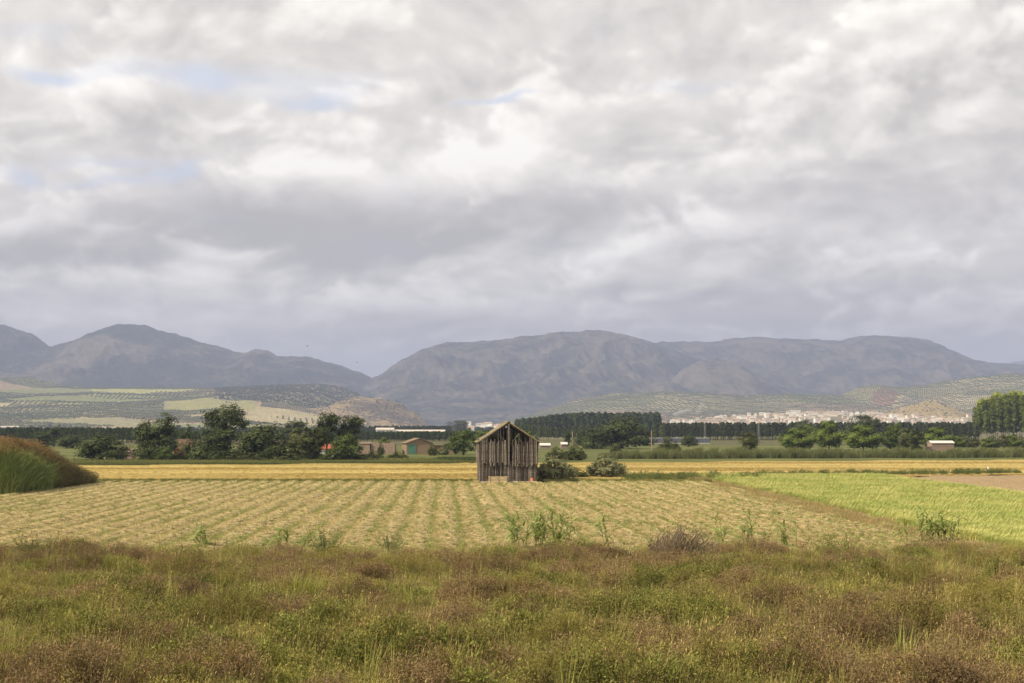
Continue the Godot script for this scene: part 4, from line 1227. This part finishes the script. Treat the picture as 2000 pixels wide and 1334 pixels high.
	for sx in [-1.15, 1.15]:
		var m3 := MB.new()
		m3.box(Vector3(sx, 0.5, -0.31), Vector3(0.05, 0.8, 0.56), Color.WHITE)
		mesh("end_board", m3.made(), planks[0], cr)
	var sl := base("clay_tile", Vector3(2.52, 0.05, -180.02), 0.15)
	var tm := MB.new()
	for k in 6:
		var a0 := PI * k / 6.0
		var a1 := PI * (k + 1) / 6.0
		tm.quad(Vector3(-0.2 * cos(a0), 0, 0.12 * sin(a0)), Vector3(-0.17 * cos(a0), 0.62, 0.1 * sin(a0) - 0.12), Vector3(-0.17 * cos(a1), 0.62, 0.1 * sin(a1) - 0.12), Vector3(-0.2 * cos(a1), 0, 0.12 * sin(a1)), lin(0.62, 0.24, 0.10))
		tm.quad(Vector3(-0.16 * cos(a0), 0, 0.08 * sin(a0)), Vector3(-0.13 * cos(a0), 0.62, 0.06 * sin(a0) - 0.12), Vector3(-0.13 * cos(a1), 0.62, 0.06 * sin(a1) - 0.12), Vector3(-0.16 * cos(a1), 0, 0.08 * sin(a1)), lin(0.5, 0.2, 0.09))
	mesh("tile", tm.made(), MT.bark, sl)
	tag(sl, "orange clay tile leaning at the barn's lower right", "tile")

# ---------------------------------------------------------------- low plants
func tuft(n: int, h0: float, h1: float, spread: float, w: float, lean: float, head := 0.0, head_col := Color.WHITE) -> ArrayMesh:
	var m := MB.new()
	for k in n:
		var a := rr(0, TAU)
		var r := spread * sqrt(rng.randf())
		var p := Vector3(cos(a) * r, -0.03, sin(a) * r)
		var h := rr(h0, h1)
		var out := Vector3(cos(a), 0, sin(a)) * rr(0.1, 0.55) * h + Vector3(lean * h * rr(0.4, 1.2), 0, 0)
		var tip := p + Vector3(0, h, 0) + out
		var s := Vector3(-sin(a + rr(-1, 1)), 0, cos(a + rr(-1, 1))) * w * rr(0.7, 1.3)
		m.blade(p, tip, s, Vector3(out.x * 0.28, -h * 0.06, out.z * 0.28), Color.WHITE * rr(0.72, 1.28))
		if head > 0 and rng.randf() < 0.6:
			var d := (tip - p).normalized()
			m.leaf(tip, (d + Vector3(lean * 0.6, -0.2, 0)).normalized() * head, s.normalized() * head * 0.22, head_col * rr(0.8, 1.2))
	return m.made()

func forb(n: int, h0: float, h1: float, spread: float, per: int, leaf: float, lean: float, stem := 0.7) -> ArrayMesh:
	var m := MB.new()
	for k in n:
		var a := rr(0, TAU)
		var r := spread * sqrt(rng.randf())
		var p := Vector3(cos(a) * r * 0.5, -0.03, sin(a) * r * 0.5)
		var h := rr(h0, h1)
		var tip := p + Vector3(cos(a) * r + lean * h, h, sin(a) * r)
		var s := Vector3(-sin(a), 0, cos(a)) * 0.004
		m.blade(p, tip, s, Vector3(lean * h * 0.2, 0, 0), Color.WHITE * stem)
		for j in per:
			var q := p.lerp(tip, rr(0.25, 1.05)) + Vector3(rr(-1, 1), rr(-0.5, 0.5), rr(-1, 1)) * leaf * 2.4
			var d := Vector3(rr(-1, 1), rr(-0.4, 1), rr(-1, 1)).normalized()
			var e := d.cross(Vector3(rr(-1, 1), rr(-1, 1), rr(-1, 1))).normalized()
			m.leaf(q, d * leaf * rr(0.6, 1.3), e * leaf * rr(0.25, 0.5), Color.WHITE * rr(0.65, 1.35))
	return m.made()

func bushlet(n: int, r: float, leaf: float) -> ArrayMesh:
	var m := MB.new()
	for k in n:
		var d := Vector3(rng.randfn(), rng.randfn(), rng.randfn()).normalized()
		var p := Vector3(0, r * 0.5, 0) + d * Vector3(1.15, 0.8, 1.15) * r * pow(rng.randf(), 0.4)
		var a := (d + Vector3(rr(-1, 1), rr(-0.3, 1), rr(-1, 1)) * 0.9).normalized()
		var e := a.cross(Vector3(rr(-1, 1), rr(-1, 1), rr(-1, 1))).normalized()
		m.leaf(p, a * leaf * rr(0.6, 1.4), e * leaf * rr(0.25, 0.5), Color.WHITE * rr(0.6, 1.3))
	for k in 10:
		var d := Vector3(rr(-1, 1), rr(0.5, 1.2), rr(-1, 1)).normalized() * r * 1.5
		m.blade(Vector3(0, -r * 0.5, 0), d, Vector3(0.003, 0, 0.002), Vector3.ZERO, Color.WHITE * 0.7)
	return m.made()

func build_weeds() -> void:

	var meshes := {
		"green_grass": [tuft(30, 0.25, 0.62, 0.22, 0.007, 0.22), tuft(26, 0.2, 0.5, 0.25, 0.008, 0.3)],
		"dry_grass": [tuft(16, 0.3, 0.72, 0.24, 0.0035, 0.25, 0.032, lin(1.1, 1.05, 0.95)), tuft(14, 0.25, 0.65, 0.28, 0.0035, 0.5, 0.03, lin(1.1, 1.0, 0.9))],
		"brown_weeds": [forb(10, 0.3, 0.65, 0.28, 20, 0.018, 0.12, 0.6), forb(11, 0.25, 0.6, 0.32, 18, 0.017, 0.2, 0.6)],
		"leafy_weeds": [forb(9, 0.25, 0.6, 0.28, 18, 0.032, 0.1, 0.8), forb(9, 0.2, 0.5, 0.32, 18, 0.028, 0.15, 0.8)],
		"fine_weeds": [forb(11, 0.3, 0.7, 0.28, 18, 0.016, 0.18, 0.9), forb(12, 0.3, 0.62, 0.32, 16, 0.016, 0.25, 0.9)]}
	meshes.brown_weeds.append(bushlet(190, 0.20, 0.020))
	meshes.leafy_weeds.append(bushlet(150, 0.20, 0.028))
	meshes.fine_weeds.append(bushlet(190, 0.20, 0.018))
	var labels := {"green_grass": "green grass growing over the foreground bank", "dry_grass": "pale dry grass with seed heads over the foreground bank", "brown_weeds": "brownish purple dry weeds over the foreground bank", "leafy_weeds": "leafy green weeds over the foreground bank", "fine_weeds": "fine olive yellow weeds over the foreground bank"}
	var cats := {"green_grass": "grass", "dry_grass": "grass", "brown_weeds": "weeds", "leafy_weeds": "weeds", "fine_weeds": "weeds"}
	var tint := {"green_grass": lin(0.255, 0.265, 0.07), "dry_grass": lin(0.42, 0.33, 0.15), "brown_weeds": lin(0.255, 0.178, 0.098), "leafy_weeds": lin(0.20, 0.205, 0.055), "fine_weeds": lin(0.285, 0.255, 0.075)}
	var ts := {}
	var cs := {}
	for k in meshes:
		ts[k] = [[], [], []]
		cs[k] = [PackedColorArray(), PackedColorArray(), PackedColorArray()]
	var n1 := noise(201, 0.16, 3)
	var n2 := noise(202, 0.22, 3)
	var n3 := noise(203, 0.3, 2)
	var lay := func(kind: String, x: float, D: float, tall: float, tone: float, fat: float):
		var v := rng.randi() % 2
		ts[kind][v].append(placed(Vector3(x, bank(x, -D), -D), rr(-1.2, 1.2), Vector3(fat, tall / 0.55, fat), rr(-0.15, 0.25)))
		cs[kind][v].append(jit(tint[kind] * tone, 0.30))
	# low cover between the mounds
	for i in 42000:
		var D := 17.0 * pow(86.0 / 17.0, rng.randf())
		var x := rr(-1, 1) * (0.42 * D + 3.0)
		if D > 74.0 and rng.randf() < (D - 74.0) / 9.0: continue
		var a := n1.get_noise_2d(x, D) + 0.08 * smoothstep(40.0, 66.0, D)
		var b := n2.get_noise_2d(x + 50.0, D)
		var r := rng.randf()
		var kind := "fine_weeds" if r < 0.40 else ("green_grass" if r < 0.62 else ("dry_grass" if r < 0.80 else "leafy_weeds"))
		if a > 0.06: kind = "brown_weeds" if r < 0.55 else ("dry_grass" if r < 0.75 else "fine_weeds")
		if b > 0.30 and r < 0.5: kind = "green_grass"
		lay.call(kind, x, D, rr(0.22, 0.48) * (1.0 + 0.9 * n3.get_noise_2d(x, D)), 1.0 + 0.4 * b, (0.9 + 0.006 * D) * rr(0.7, 1.3))
	# scrub growing in mounds, each of one kind
	for i in 520:
		var D0 := 18.5 * pow(80.0 / 18.5, rng.randf())
		var x0 := rr(-1, 1) * (0.42 * D0 + 2.0)
		var R := rr(0.35, 1.25) * (1.6 if i % 9 == 0 else 1.0) * lerpf(0.75, 1.25, smoothstep(20.0, 70.0, D0))
		var top := rr(0.2, 0.95) * (1.0 if D0 < 66.0 else rr(0.5, 1.1))
		var a0 := n1.get_noise_2d(x0, D0) + 0.16 * smoothstep(44.0, 62.0, D0) + rr(-0.2, 0.2)
		var main: String = "brown_weeds" if a0 > 0.08 else (["leafy_weeds", "fine_weeds", "leafy_weeds"][rng.randi() % 3] if a0 < -0.02 else ["fine_weeds", "green_grass", "fine_weeds", "dry_grass"][rng.randi() % 4])
		var tone0 := rr(0.76, 1.28)
		var n := int(R * R * PI * clampf(48.0 * pow(30.0 / D0, 1.3), 10.0, 64.0))
		for k in n:
			var ang := rr(0, TAU)
			var q := sqrt(rng.randf())
			var x := x0 + cos(ang) * q * R * 1.15
			var D := D0 + sin(ang) * q * R
			var kind: String = main if rng.randf() < 0.66 else ["fine_weeds", "dry_grass", "brown_weeds", "green_grass"][rng.randi() % 4]
			var dome := 0.24 + top * sqrt(maxf(0.0, 1.0 - q * q))
			if meshes[kind].size() > 2 and rng.randf() < 0.62:
				var f := (0.85 + 0.006 * D) * rr(0.7, 1.3)
				ts[kind][2].append(placed(Vector3(x, bank(x, -D) + maxf(0.02, dome * rr(0.45, 0.95) - 0.14), -D), rr(0, TAU), Vector3(f, f * rr(0.8, 1.1), f), rr(-0.2, 0.3)))
				cs[kind][2].append(jit(tint[kind] * tone0, 0.24))
			else:
				lay.call(kind, x, D, dome * rr(0.85, 1.15), tone0 * rr(0.9, 1.1), (0.85 + 0.006 * D) * rr(0.8, 1.2))
	# tall single stems
	for i in 900:
		var D := 19.0 * pow(80.0 / 19.0, rng.randf())
		lay.call("dry_grass" if rng.randf() < 0.6 else "green_grass", rr(-1, 1) * (0.42 * D + 2.0), D, rr(0.8, 1.25), rr(0.9, 1.2), rr(0.7, 1.0))
	for k in meshes:
		for v in meshes[k].size():
			scatter(k, meshes[k][v], MT.grass, ts[k][v], cs[k][v], labels[k], cats[k])
	# ---- weeds and straw on the ridged field
	var litter := MB.new()
	for k in 22:
		var a := rr(0, TAU)
		var p := Vector3(rr(-0.22, 0.22), rr(0.0, 0.05), rr(-0.22, 0.22))
		var d := Vector3(cos(a), rr(-0.1, 0.5), sin(a)) * rr(0.05, 0.16)
		litter.leaf(p, d, d.cross(Vector3.UP).normalized() * rr(0.008, 0.02), Color.WHITE * (rr(0.75, 1.35) if rng.randf() < 0.75 else rr(0.25, 0.5)))
	var lm := litter.made()
	var weed := tuft(14, 0.08, 0.26, 0.16, 0.014, 0.25)
	var wt := []
	var wc := PackedColorArray()
	var lt := []
	var lc := PackedColorArray()
	var nw := noise(210, 0.035, 3)
	var nw2 := noise(211, 0.25, 2)
	for i in 96000:
		var D := 76.0 * pow(187.0 / 76.0, rng.randf())
		var x := rr(-0.40 * D - 3.0, minf(0.40 * D, 27.6 - 0.03 * (D - 90.0)))
		if x < -54.0 and D > 146.0: continue
		var u := row_u(x, D) / ROW
		var ph := u - floorf(u) - 0.5            # 0 in the furrow
		var y := 0.06 + 0.085 * cos(TAU * u) + 0.02
		var w := nw.get_noise_2d(x, D) + 0.8 * nw2.get_noise_2d(x, D * 0.3)
		var edge := smoothstep(168.0, 186.0, D) * 0.35 + smoothstep(15.0, 27.0, x) * 0.12 + smoothstep(86.0, 78.0, D) * 0.35
		if absf(ph + 0.12 * nw2.get_noise_2d(x * 2.0, D)) < 0.12 and rng.randf() < 0.56 + w * 1.25 + edge or rng.randf() < 0.07 + edge * 0.7 + maxf(0.0, w - 0.35) * 0.6:
			var s := rr(0.45, 1.1)
			wt.append(placed(Vector3(x, y, -D), rr(-0.6, 0.6), Vector3(s * 1.25, s, s * 1.25)))
			wc.append(jit(lin(0.31, 0.305, 0.115).lerp(lin(0.135, 0.16, 0.052), rng.randf()), 0.25))
		else:
			lt.append(placed(Vector3(x, y, -D), rr(0, TAU), Vector3.ONE * rr(0.6, 1.2)))
			lc.append(jit(lin(0.62, 0.515, 0.27).lerp(lin(0.36, 0.275, 0.14), rng.randf() * rng.randf()), 0.2))
	scatter("field_weeds", weed, MT.grass, wt, wc, "short green weeds along the furrows of the ridged field", "weeds")
	scatter("straw_litter", lm, MT.grass, lt, lc, "dry straw lying on the ridged field", "straw")
	# ---- wheat
	var wh := [[], []]
	var whc := [PackedColorArray(), PackedColorArray()]
	var wheat := [tuft(16, 0.34, 0.56, 0.2, 0.012, 0.3), tuft(16, 0.3, 0.5, 0.22, 0.012, 0.35)]
	var nq := noise(220, 0.12, 3)
	for i in 42000:
		var D := 78.0 * pow(206.0 / 78.0, rng.randf())
		var x := rr(28.2 - 0.02 * (D - 90.0) + 0.9 * nq.get_noise_2d(3.0, D * 2.0), minf(52.6 + 1.5 * nq.get_noise_2d(9.0, D * 2.0), 0.42 * D))
		var s := rr(0.8, 1.2) * (1.0 + 0.2 * nq.get_noise_2d(x * 2.0, D * 2.0))
		var v := rng.randi() % 2
		wh[v].append(placed(Vector3(x, 0.05, -D), rr(-0.5, 0.5), Vector3(s * 1.2, s, s * 1.2)))
		whc[v].append(jit(lin(0.33, 0.38, 0.11).lerp(lin(0.50, 0.49, 0.18), clampf(0.4 + 1.4 * nq.get_noise_2d(x, D) + rr(-0.4, 0.4), 0, 1)), 0.2))
	for v in 2:
		scatter("young_wheat", wheat[v], MT.grass, wh[v], whc[v], "young green wheat standing in the right hand field", "wheat")
	# ---- red-brown dry grass strip at the wheat's edge, weeds at field ends
	var dry := tuft(20, 0.2, 0.5, 0.3, 0.010, 0.3)
	var leafy := forb(10, 0.25, 0.7, 0.4, 12, 0.06, 0.1, 0.8)
	var dt := []
	var dc := PackedColorArray()
	var bt := []
	var bc := PackedColorArray()
	for i in 5200:
		var D := 82.0 * pow(200.0 / 82.0, rng.randf())
		var x := 27.0 - 0.02 * (D - 90.0) + rng.randfn() * 0.8
		if nq.get_noise_2d(x * 1.5, D * 0.6) < rr(-0.3, 0.3): continue
		dt.append(placed(Vector3(x, 0.05, -D), rr(0, TAU), Vector3.ONE * rr(0.5, 1.2)))
		dc.append(jit(lin(0.48, 0.33, 0.20).lerp(lin(0.28, 0.28, 0.10), rng.randf()), 0.2))
	scatter("dry_grass_strip", dry, MT.grass, dt, dc, "reddish dry grass along the edge of the wheat", "grass")
	for i in 5200:
		var px := rr(1215, 2080)
		var D := lerpf(206.0, 219.0, clampf((px - 1400.0) / 600.0, 0, 1)) + rng.randfn() * 1.9
		if px < 1480: D = rr(190, 207)
		if nq.get_noise_2d(px * 0.4, 3.0) + nq.get_noise_2d(px * 2.5, 30.0) < rr(-0.35, 0.35): continue
		var s := rr(0.35, 1.0) * (1.0 + 0.9 * nq.get_noise_2d(px * 1.5, 9.0))
		bt.append(placed(Vector3(xat(px, D), 0.03, -D), rr(0, TAU), Vector3.ONE * s))
		bc.append(jit(lin(0.09, 0.125, 0.04).lerp(lin(0.17, 0.19, 0.06), rng.randf()), 0.2))
	for i in 2600:      # along the far edge of the ridged field and round the barn
		var x := rr(-62, 26)
		var D := rr(184, 188.5)
		if absf(x) < 5.0 and D < 196: continue
		bt.append(placed(Vector3(x, 0.03, -D), rr(0, TAU), Vector3.ONE * rr(0.25, 0.55)))
		bc.append(jit(lin(0.14, 0.165, 0.05), 0.2))
	scatter("edge_weeds", leafy, MT.grass, bt, bc, "leafy green weeds along the far field edges", "weeds")
	# ---- stubble
	var st := []
	var sc := PackedColorArray()
	for i in 15000:
		var x := rr(-110, 125)
		var near := 184.0 + smoothstep(20.0, 80.0, x) * 28.0
		var D := lerpf(near, 254.0 + (x + 100.0) * 0.22, rng.randf())
		st.append(placed(Vector3(x, 0.06, -D), rr(0, TAU), Vector3(2.0, 1.4, 2.0) * rr(0.7, 1.3)))
		sc.append(jit(lin(0.62, 0.47, 0.155), 0.2))
	scatter("stubble", lm, MT.grass, st, sc, "golden straw stubble on the field behind the barn", "straw")
	# ---- reeds
	var reed := tuft(22, 1.2, 2.1, 0.5, 0.035, 0.28)
	var rt := []
	var rc := PackedColorArray()
	for i in 5200:
		var px := rr(1170, 2060)
		var D := rr(318, 334) + (px - 1180.0) * 0.015
		var y := 0.0
		var s := rr(0.6, 1.2) * (1.0 + 0.55 * nq.get_noise_2d(px * 0.35, 20.0)) * lerpf(0.7, 1.0, clampf((px - 1170.0) / 120.0, 0, 1))
		rt.append(placed(Vector3(xat(px, D), y, -D), rr(-0.5, 0.5), Vector3.ONE * s))
		rc.append(jit(lin(0.12, 0.145, 0.06).lerp(lin(0.22, 0.23, 0.11), rng.randf()), 0.25))
	scatter("reeds", reed, MT.grass, rt, rc, "bed of green reeds leaning to the right behind the stubble", "reeds")
	var mt2 := []
	var mc2 := PackedColorArray()
	for i in 9000:
		var px := rr(150, 940)
		var D := rr(262, 296) + (px - 150.0) * 0.02
		var band := n_patch.get_noise_2d(xat(px, D) * 0.2, D * 1.2)
		mt2.append(placed(Vector3(xat(px, D), 0.0, -D), rr(0, TAU), Vector3(1.3, 0.55 + 0.5 * band, 1.3) * rr(0.6, 1.1)))
		mc2.append(jit(lin(0.10, 0.125, 0.04).lerp(lin(0.20, 0.21, 0.075), clampf(0.5 + band * 1.5, 0, 1)), 0.2))
	for i in 3000:
		var px := rr(860, 930)
		var D := rr(285, 300)
		mt2.append(placed(Vector3(xat(px, D), 0.0, -D), rr(0, TAU), Vector3(1.3, 1.0, 1.3) * rr(0.6, 1.1)))
		mc2.append(jit(lin(0.09, 0.12, 0.04), 0.2))
	scatter("meadow_grass", forb(12, 0.4, 0.9, 0.7, 12, 0.09, 0.1, 0.8), MT.grass, mt2, mc2, "rough meadow grass at the foot of the left trees", "grass")

func build_thicket() -> void:
	# tall thicket at the left edge, red-brown plumes above and green reeds in front
	var t := base("thicket", Vector3(-56.4, 0, -158.0))
	tag(t, "big rounded thicket with red-brown top and green reeds below", "thicket")
	var nt := noise(301, 0.18, 3)
	var hfun := func(x: float, z: float) -> float:      # local: x to the right end, z from rear to front
		var e := pow(clampf((4.2 - x) / 3.4, 0.0, 1.0), 0.6)
		var back := clampf((-1.0 - z) / 21.0, 0.0, 1.0)
		var f := pow(clampf((9.0 - z) / 3.0, 0.0, 1.0), 0.5) * (1.0 - pow(back, 2.0))
		return 5.9 * e * f * (1.0 + 0.16 * nt.get_noise_2d(x * 1.5, z * 1.5))
	var body := grid(44, 36, func(u: float, w: float):
		var x: float = lerpf(-30.0, 4.2, u)
		var z: float = lerpf(-22.0, 9.0, w)
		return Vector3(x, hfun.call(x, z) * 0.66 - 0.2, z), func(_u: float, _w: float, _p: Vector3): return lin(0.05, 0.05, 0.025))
	mesh("brushwood", body, MT.bark, t)
	var plume := forb(12, 0.6, 1.4, 0.5, 14, 0.05, 0.2, 0.8)
	var reed := tuft(16, 0.9, 1.9, 0.4, 0.035, 0.25)
	var pt := []
	var pc := PackedColorArray()
	var gt := []
	var gc := PackedColorArray()
	for i in 12000:
		var x := rr(-9.0, 4.3)
		var z := rr(-22.0, 9.0)
		var hh: float = hfun.call(x, z)
		if hh < 0.15: continue
		var y := hh * (0.78 if rng.randf() < 0.7 else rr(0.2, 0.8))
		var green: bool = z > -5.0 and y < 3.0 + z * 0.12 + rr(-0.7, 0.7)
		if green:
			gt.append(placed(Vector3(x, y - 0.5, z), rr(0, TAU), Vector3.ONE * rr(0.5, 1.3), rr(-0.3, 0.4)))
			gc.append(jit(lin(0.15, 0.20, 0.06).lerp(lin(0.27, 0.32, 0.11), rng.randf()), 0.25))
		else:
			pt.append(placed(Vector3(x, y - 0.5, z), rr(0, TAU), Vector3.ONE * rr(0.6, 1.5), rr(-0.35, 0.5)))
			var k := clampf((y / 5.9 - 0.25) * 1.5 + nt.get_noise_2d(x * 2.0, z * 2.0) * 0.6 + rr(-0.2, 0.2), 0, 1)
			pc.append(jit(lin(0.15, 0.13, 0.055).lerp(lin(0.31, 0.20, 0.10), k), 0.32))
	for i in 700:   # reeds standing at the front foot
		gt.append(placed(Vector3(rr(-9, 3.5), 0.0, rr(6.5, 9.3)), rr(-0.5, 0.5), Vector3.ONE * rr(0.7, 1.3), rr(-0.1, 0.2)))
		gc.append(jit(lin(0.125, 0.165, 0.05), 0.25))
	scatter("plumes", plume, MT.grass, pt, pc, "red-brown flowering plumes", "", t)
	scatter("reed_leaves", reed, MT.grass, gt, gc, "green reed leaves at the foot", "", t)

func cane_clump(px: float, base_py: float, n: int, h: float, wide: float, label: String) -> void:
	var D := 76.0
	for k in 12:
		D = (EYE.y - bank(xat(px, D), -D)) / ((base_py - 835.0) / F)
	var x := xat(px, D)
	var t := base("cane_clump", Vector3(x, bank(x, -D) - 0.05, -D))
	tag(t, label, "cane plant", "cane plants at the field edge")
	if not MS.has("cane_leaf"):
		var lf := MB.new()
		var a := Vector3.ZERO
		for k in 4:
			var s0 := k / 4.0
			var s1 := (k + 1) / 4.0
			var p0 := Vector3(s0 * 0.75, 0.42 * s0 - 0.72 * s0 * s0, 0)
			var p1 := Vector3(s1 * 0.75, 0.42 * s1 - 0.72 * s1 * s1, 0)
			var w0 := Vector3(0, 0.01, 0.05 * (1.0 - s0 * s0) + 0.002)
			var w1 := Vector3(0, 0.01, 0.05 * (1.0 - s1 * s1) + 0.002)
			lf.quad(p0 - w0, p1 - w1, p1 + w1, p0 + w0, Color.WHITE)
		MS.cane_leaf = lf.made()
		var st := MB.new()
		st.tube([Vector3.ZERO, Vector3(0.03, 0.5, 0), Vector3(0.12, 1.0, 0)], [0.02, 0.016, 0.008], 5, lin(0.22, 0.24, 0.09))
		MS.cane_stem = st.made()
		MT.cane_leaf = []
		for c in [[0.09, 0.14, 0.035], [0.16, 0.215, 0.055], [0.28, 0.32, 0.11]]:
			var m := flat(c[0], c[1], c[2], 0.6)
			m.backlight_enabled = true
			m.backlight = Color(0.5, 0.5, 0.25)
			m.cull_mode = BaseMaterial3D.CULL_DISABLED
			MT.cane_leaf.append(m)
	for k in n:
		var hh := h * rr(0.45, 0.9)
		var c := mesh("cane", MS.cane_stem, MT.bark, t)
		c.position = Vector3(rr(-wide, wide), 0, rr(-0.5, 0.5))
		c.rotation = Vector3(rr(-0.2, 0.2), rr(0, TAU), rr(-0.3, 0.3))
		c.scale = Vector3(1, hh, 1)
		for j in 11:
			var l := mesh("leaf", MS.cane_leaf, MT.cane_leaf[rng.randi() % 3], c)
			var f := rr(0.25, 1.0)
			l.position = Vector3(0.12 * f * f, f, 0)
			l.rotation = Vector3(0, rr(0, TAU), rr(-0.1, 0.5))
			var s := rr(0.7, 1.15)
			l.scale = Vector3(s, s / hh, s)

func build_edge_plants() -> void:
	cane_clump(1030, 1070, 17, 3.0, 0.85, "dense left half of the biggest cane clump at the field edge")
	cane_clump(1084, 1072, 12, 2.8, 0.9, "looser right half of the biggest cane clump at the field edge")
	cane_clump(1186, 1066, 3, 2.1, 0.3, "few thin canes right of the biggest cane clump")
	cane_clump(1408, 1070, 3, 2.3, 0.3, "two tall thin canes right of the dry brown bush")
	cane_clump(1465, 1072, 8, 2.5, 0.9, "cane clump right of the dry brown bush")
	cane_clump(1540, 1068, 5, 2.2, 0.7, "sparse canes left of the wide olive green weed")
	cane_clump(1805, 1060, 20, 2.5, 1.7, "wide cane clump at the corner of the wheat")
	cane_clump(402, 1068, 5, 2.0, 0.35, "small pale cane clump at the left of the field edge")
	cane_clump(592, 1072, 9, 1.6, 1.3, "low leaning canes left of the dark leafy weed")
	# single plants
	var db := MB.new()
	for k in 420:
		var a := rr(0, TAU)
		var r := sqrt(rng.randf())
		var foot := Vector3(cos(a) * r * 0.55, 0, sin(a) * r * 0.55)
		var tip := foot + Vector3(cos(a) * r * 0.5 + 0.25, rr(0.55, 1.05) * (1.0 - 0.45 * r * r), sin(a) * r * 0.5)
		db.blade(foot, tip, Vector3(-sin(a), 0, cos(a)) * 0.009, Vector3(0.1, -0.05, 0), Color.WHITE * rr(0.5, 1.5))
		for t in 3:
			var q := foot.lerp(tip, rr(0.5, 1.0))
			var d := Vector3(rr(-0.4, 1), rr(0, 1), rr(-1, 1)).normalized() * 0.06
			db.leaf(q, d, d.cross(Vector3.FORWARD).normalized() * 0.008, Color.WHITE * rr(0.6, 1.5))
	MS.dry_bush = db.made()
	MS.green_bush = forb(60, 0.35, 1.0, 0.9, 44, 0.026, 0.1, 0.9)
	for b in [
		[1318, 1094, "dry_bush", 1.9, 2.1, lin(0.225, 0.175, 0.12), "dry_bush", "dry grey brown bush at the field edge"],
		[640, 1080, "green_bush", 0.95, 1.7, lin(0.065, 0.10, 0.028), "leafy_weed", "dark green leafy weed at the field edge"],
		[75, 1086, "green_bush", 1.3, 1.5, lin(0.085, 0.115, 0.03), "leafy_weed", "dark green leafy weed near the left edge"],
		[762, 1074, "green_bush", 0.8, 1.2, lin(0.07, 0.10, 0.035), "leafy_weed", "small green weed between cane clump and dark leafy weed"],
		[1640, 1082, "green_bush", 1.8, 1.7, lin(0.17, 0.175, 0.05), "leafy_weed", "wide olive green weed right of the thin canes"],
		[1500, 1160, "green_bush", 1.3, 1.25, lin(0.13, 0.15, 0.04), "leafy_weed", "green mounded weed among the weeds at the right"],
		[1290, 1210, "green_bush", 1.4, 1.15, lin(0.12, 0.14, 0.035), "leafy_weed", "broad green mound of weeds right of the middle"]]:
		var D := 70.0
		for k in 12:
			D = (EYE.y - bank(xat(b[0], D), -D)) / ((b[1] - 835.0) / F)
		var x := xat(b[0], D)
		var mt := vcol(0.85, 0.35)
		mt.albedo_color = (b[5] as Color).linear_to_srgb()
		var t := base(b[6], Vector3(x, bank(x, -D) - 0.03, -D))
		var o := mesh("foliage", MS[b[2]], mt, t)
		o.scale = Vector3(b[3], b[4], b[3])
		tag(t, b[7], "bush" if b[6] == "dry_bush" else "weed")

func build_birds() -> void:
	for q in [[600, 676, 260, "small dark bird in the sky above the left mountain's right slope"], [697, 708, 300, "small dark bird in the sky near the saddle of the mountains"]]:
		var t := base("bird", at(q[0], q[1], q[2]), 0.6)
		var m := MB.new()
		m.tube([Vector3(-0.18, 0, 0), Vector3(-0.08, 0.02, 0), Vector3(0.06, 0.02, 0), Vector3(0.22, 0, 0)], [0.01, 0.05, 0.05, 0.008], 6, lin(0.03, 0.03, 0.03))
		mesh("body", m.made(), MT.bark, t)
		for s in [-1, 1]:
			var w := MB.new()
			w.quad(Vector3(-0.07, 0.02, 0), Vector3(0.05, 0.02, 0), Vector3(0.03, 0.12, 0.2 * s), Vector3(-0.04, 0.12, 0.2 * s), lin(0.03, 0.03, 0.03))
			w.tri(Vector3(0.03, 0.12, 0.2 * s), Vector3(0.1, 0.1, 0.42 * s), Vector3(-0.04, 0.12, 0.2 * s), lin(0.03, 0.03, 0.03))
			mesh("wing", w.made(), MT.bark, t)
		tag(t, q[3], "bird")

func _ready() -> void:
	rng.seed = 20240611
	build_light()
	print("sky")
	build_ground()
	MT.fine_tex = MT.soil.albedo_texture
	print("ground")
	build_far()
	print("far")
	build_tree_kinds()
	build_olives()
	print("olives")
	build_plantations()
	build_town()
	build_farm()
	build_steam()
	print("town")
	build_trees()
	build_barn()
	print("barn")
	build_thicket()
	build_weeds()
	build_edge_plants()
	build_birds()
	print("done")
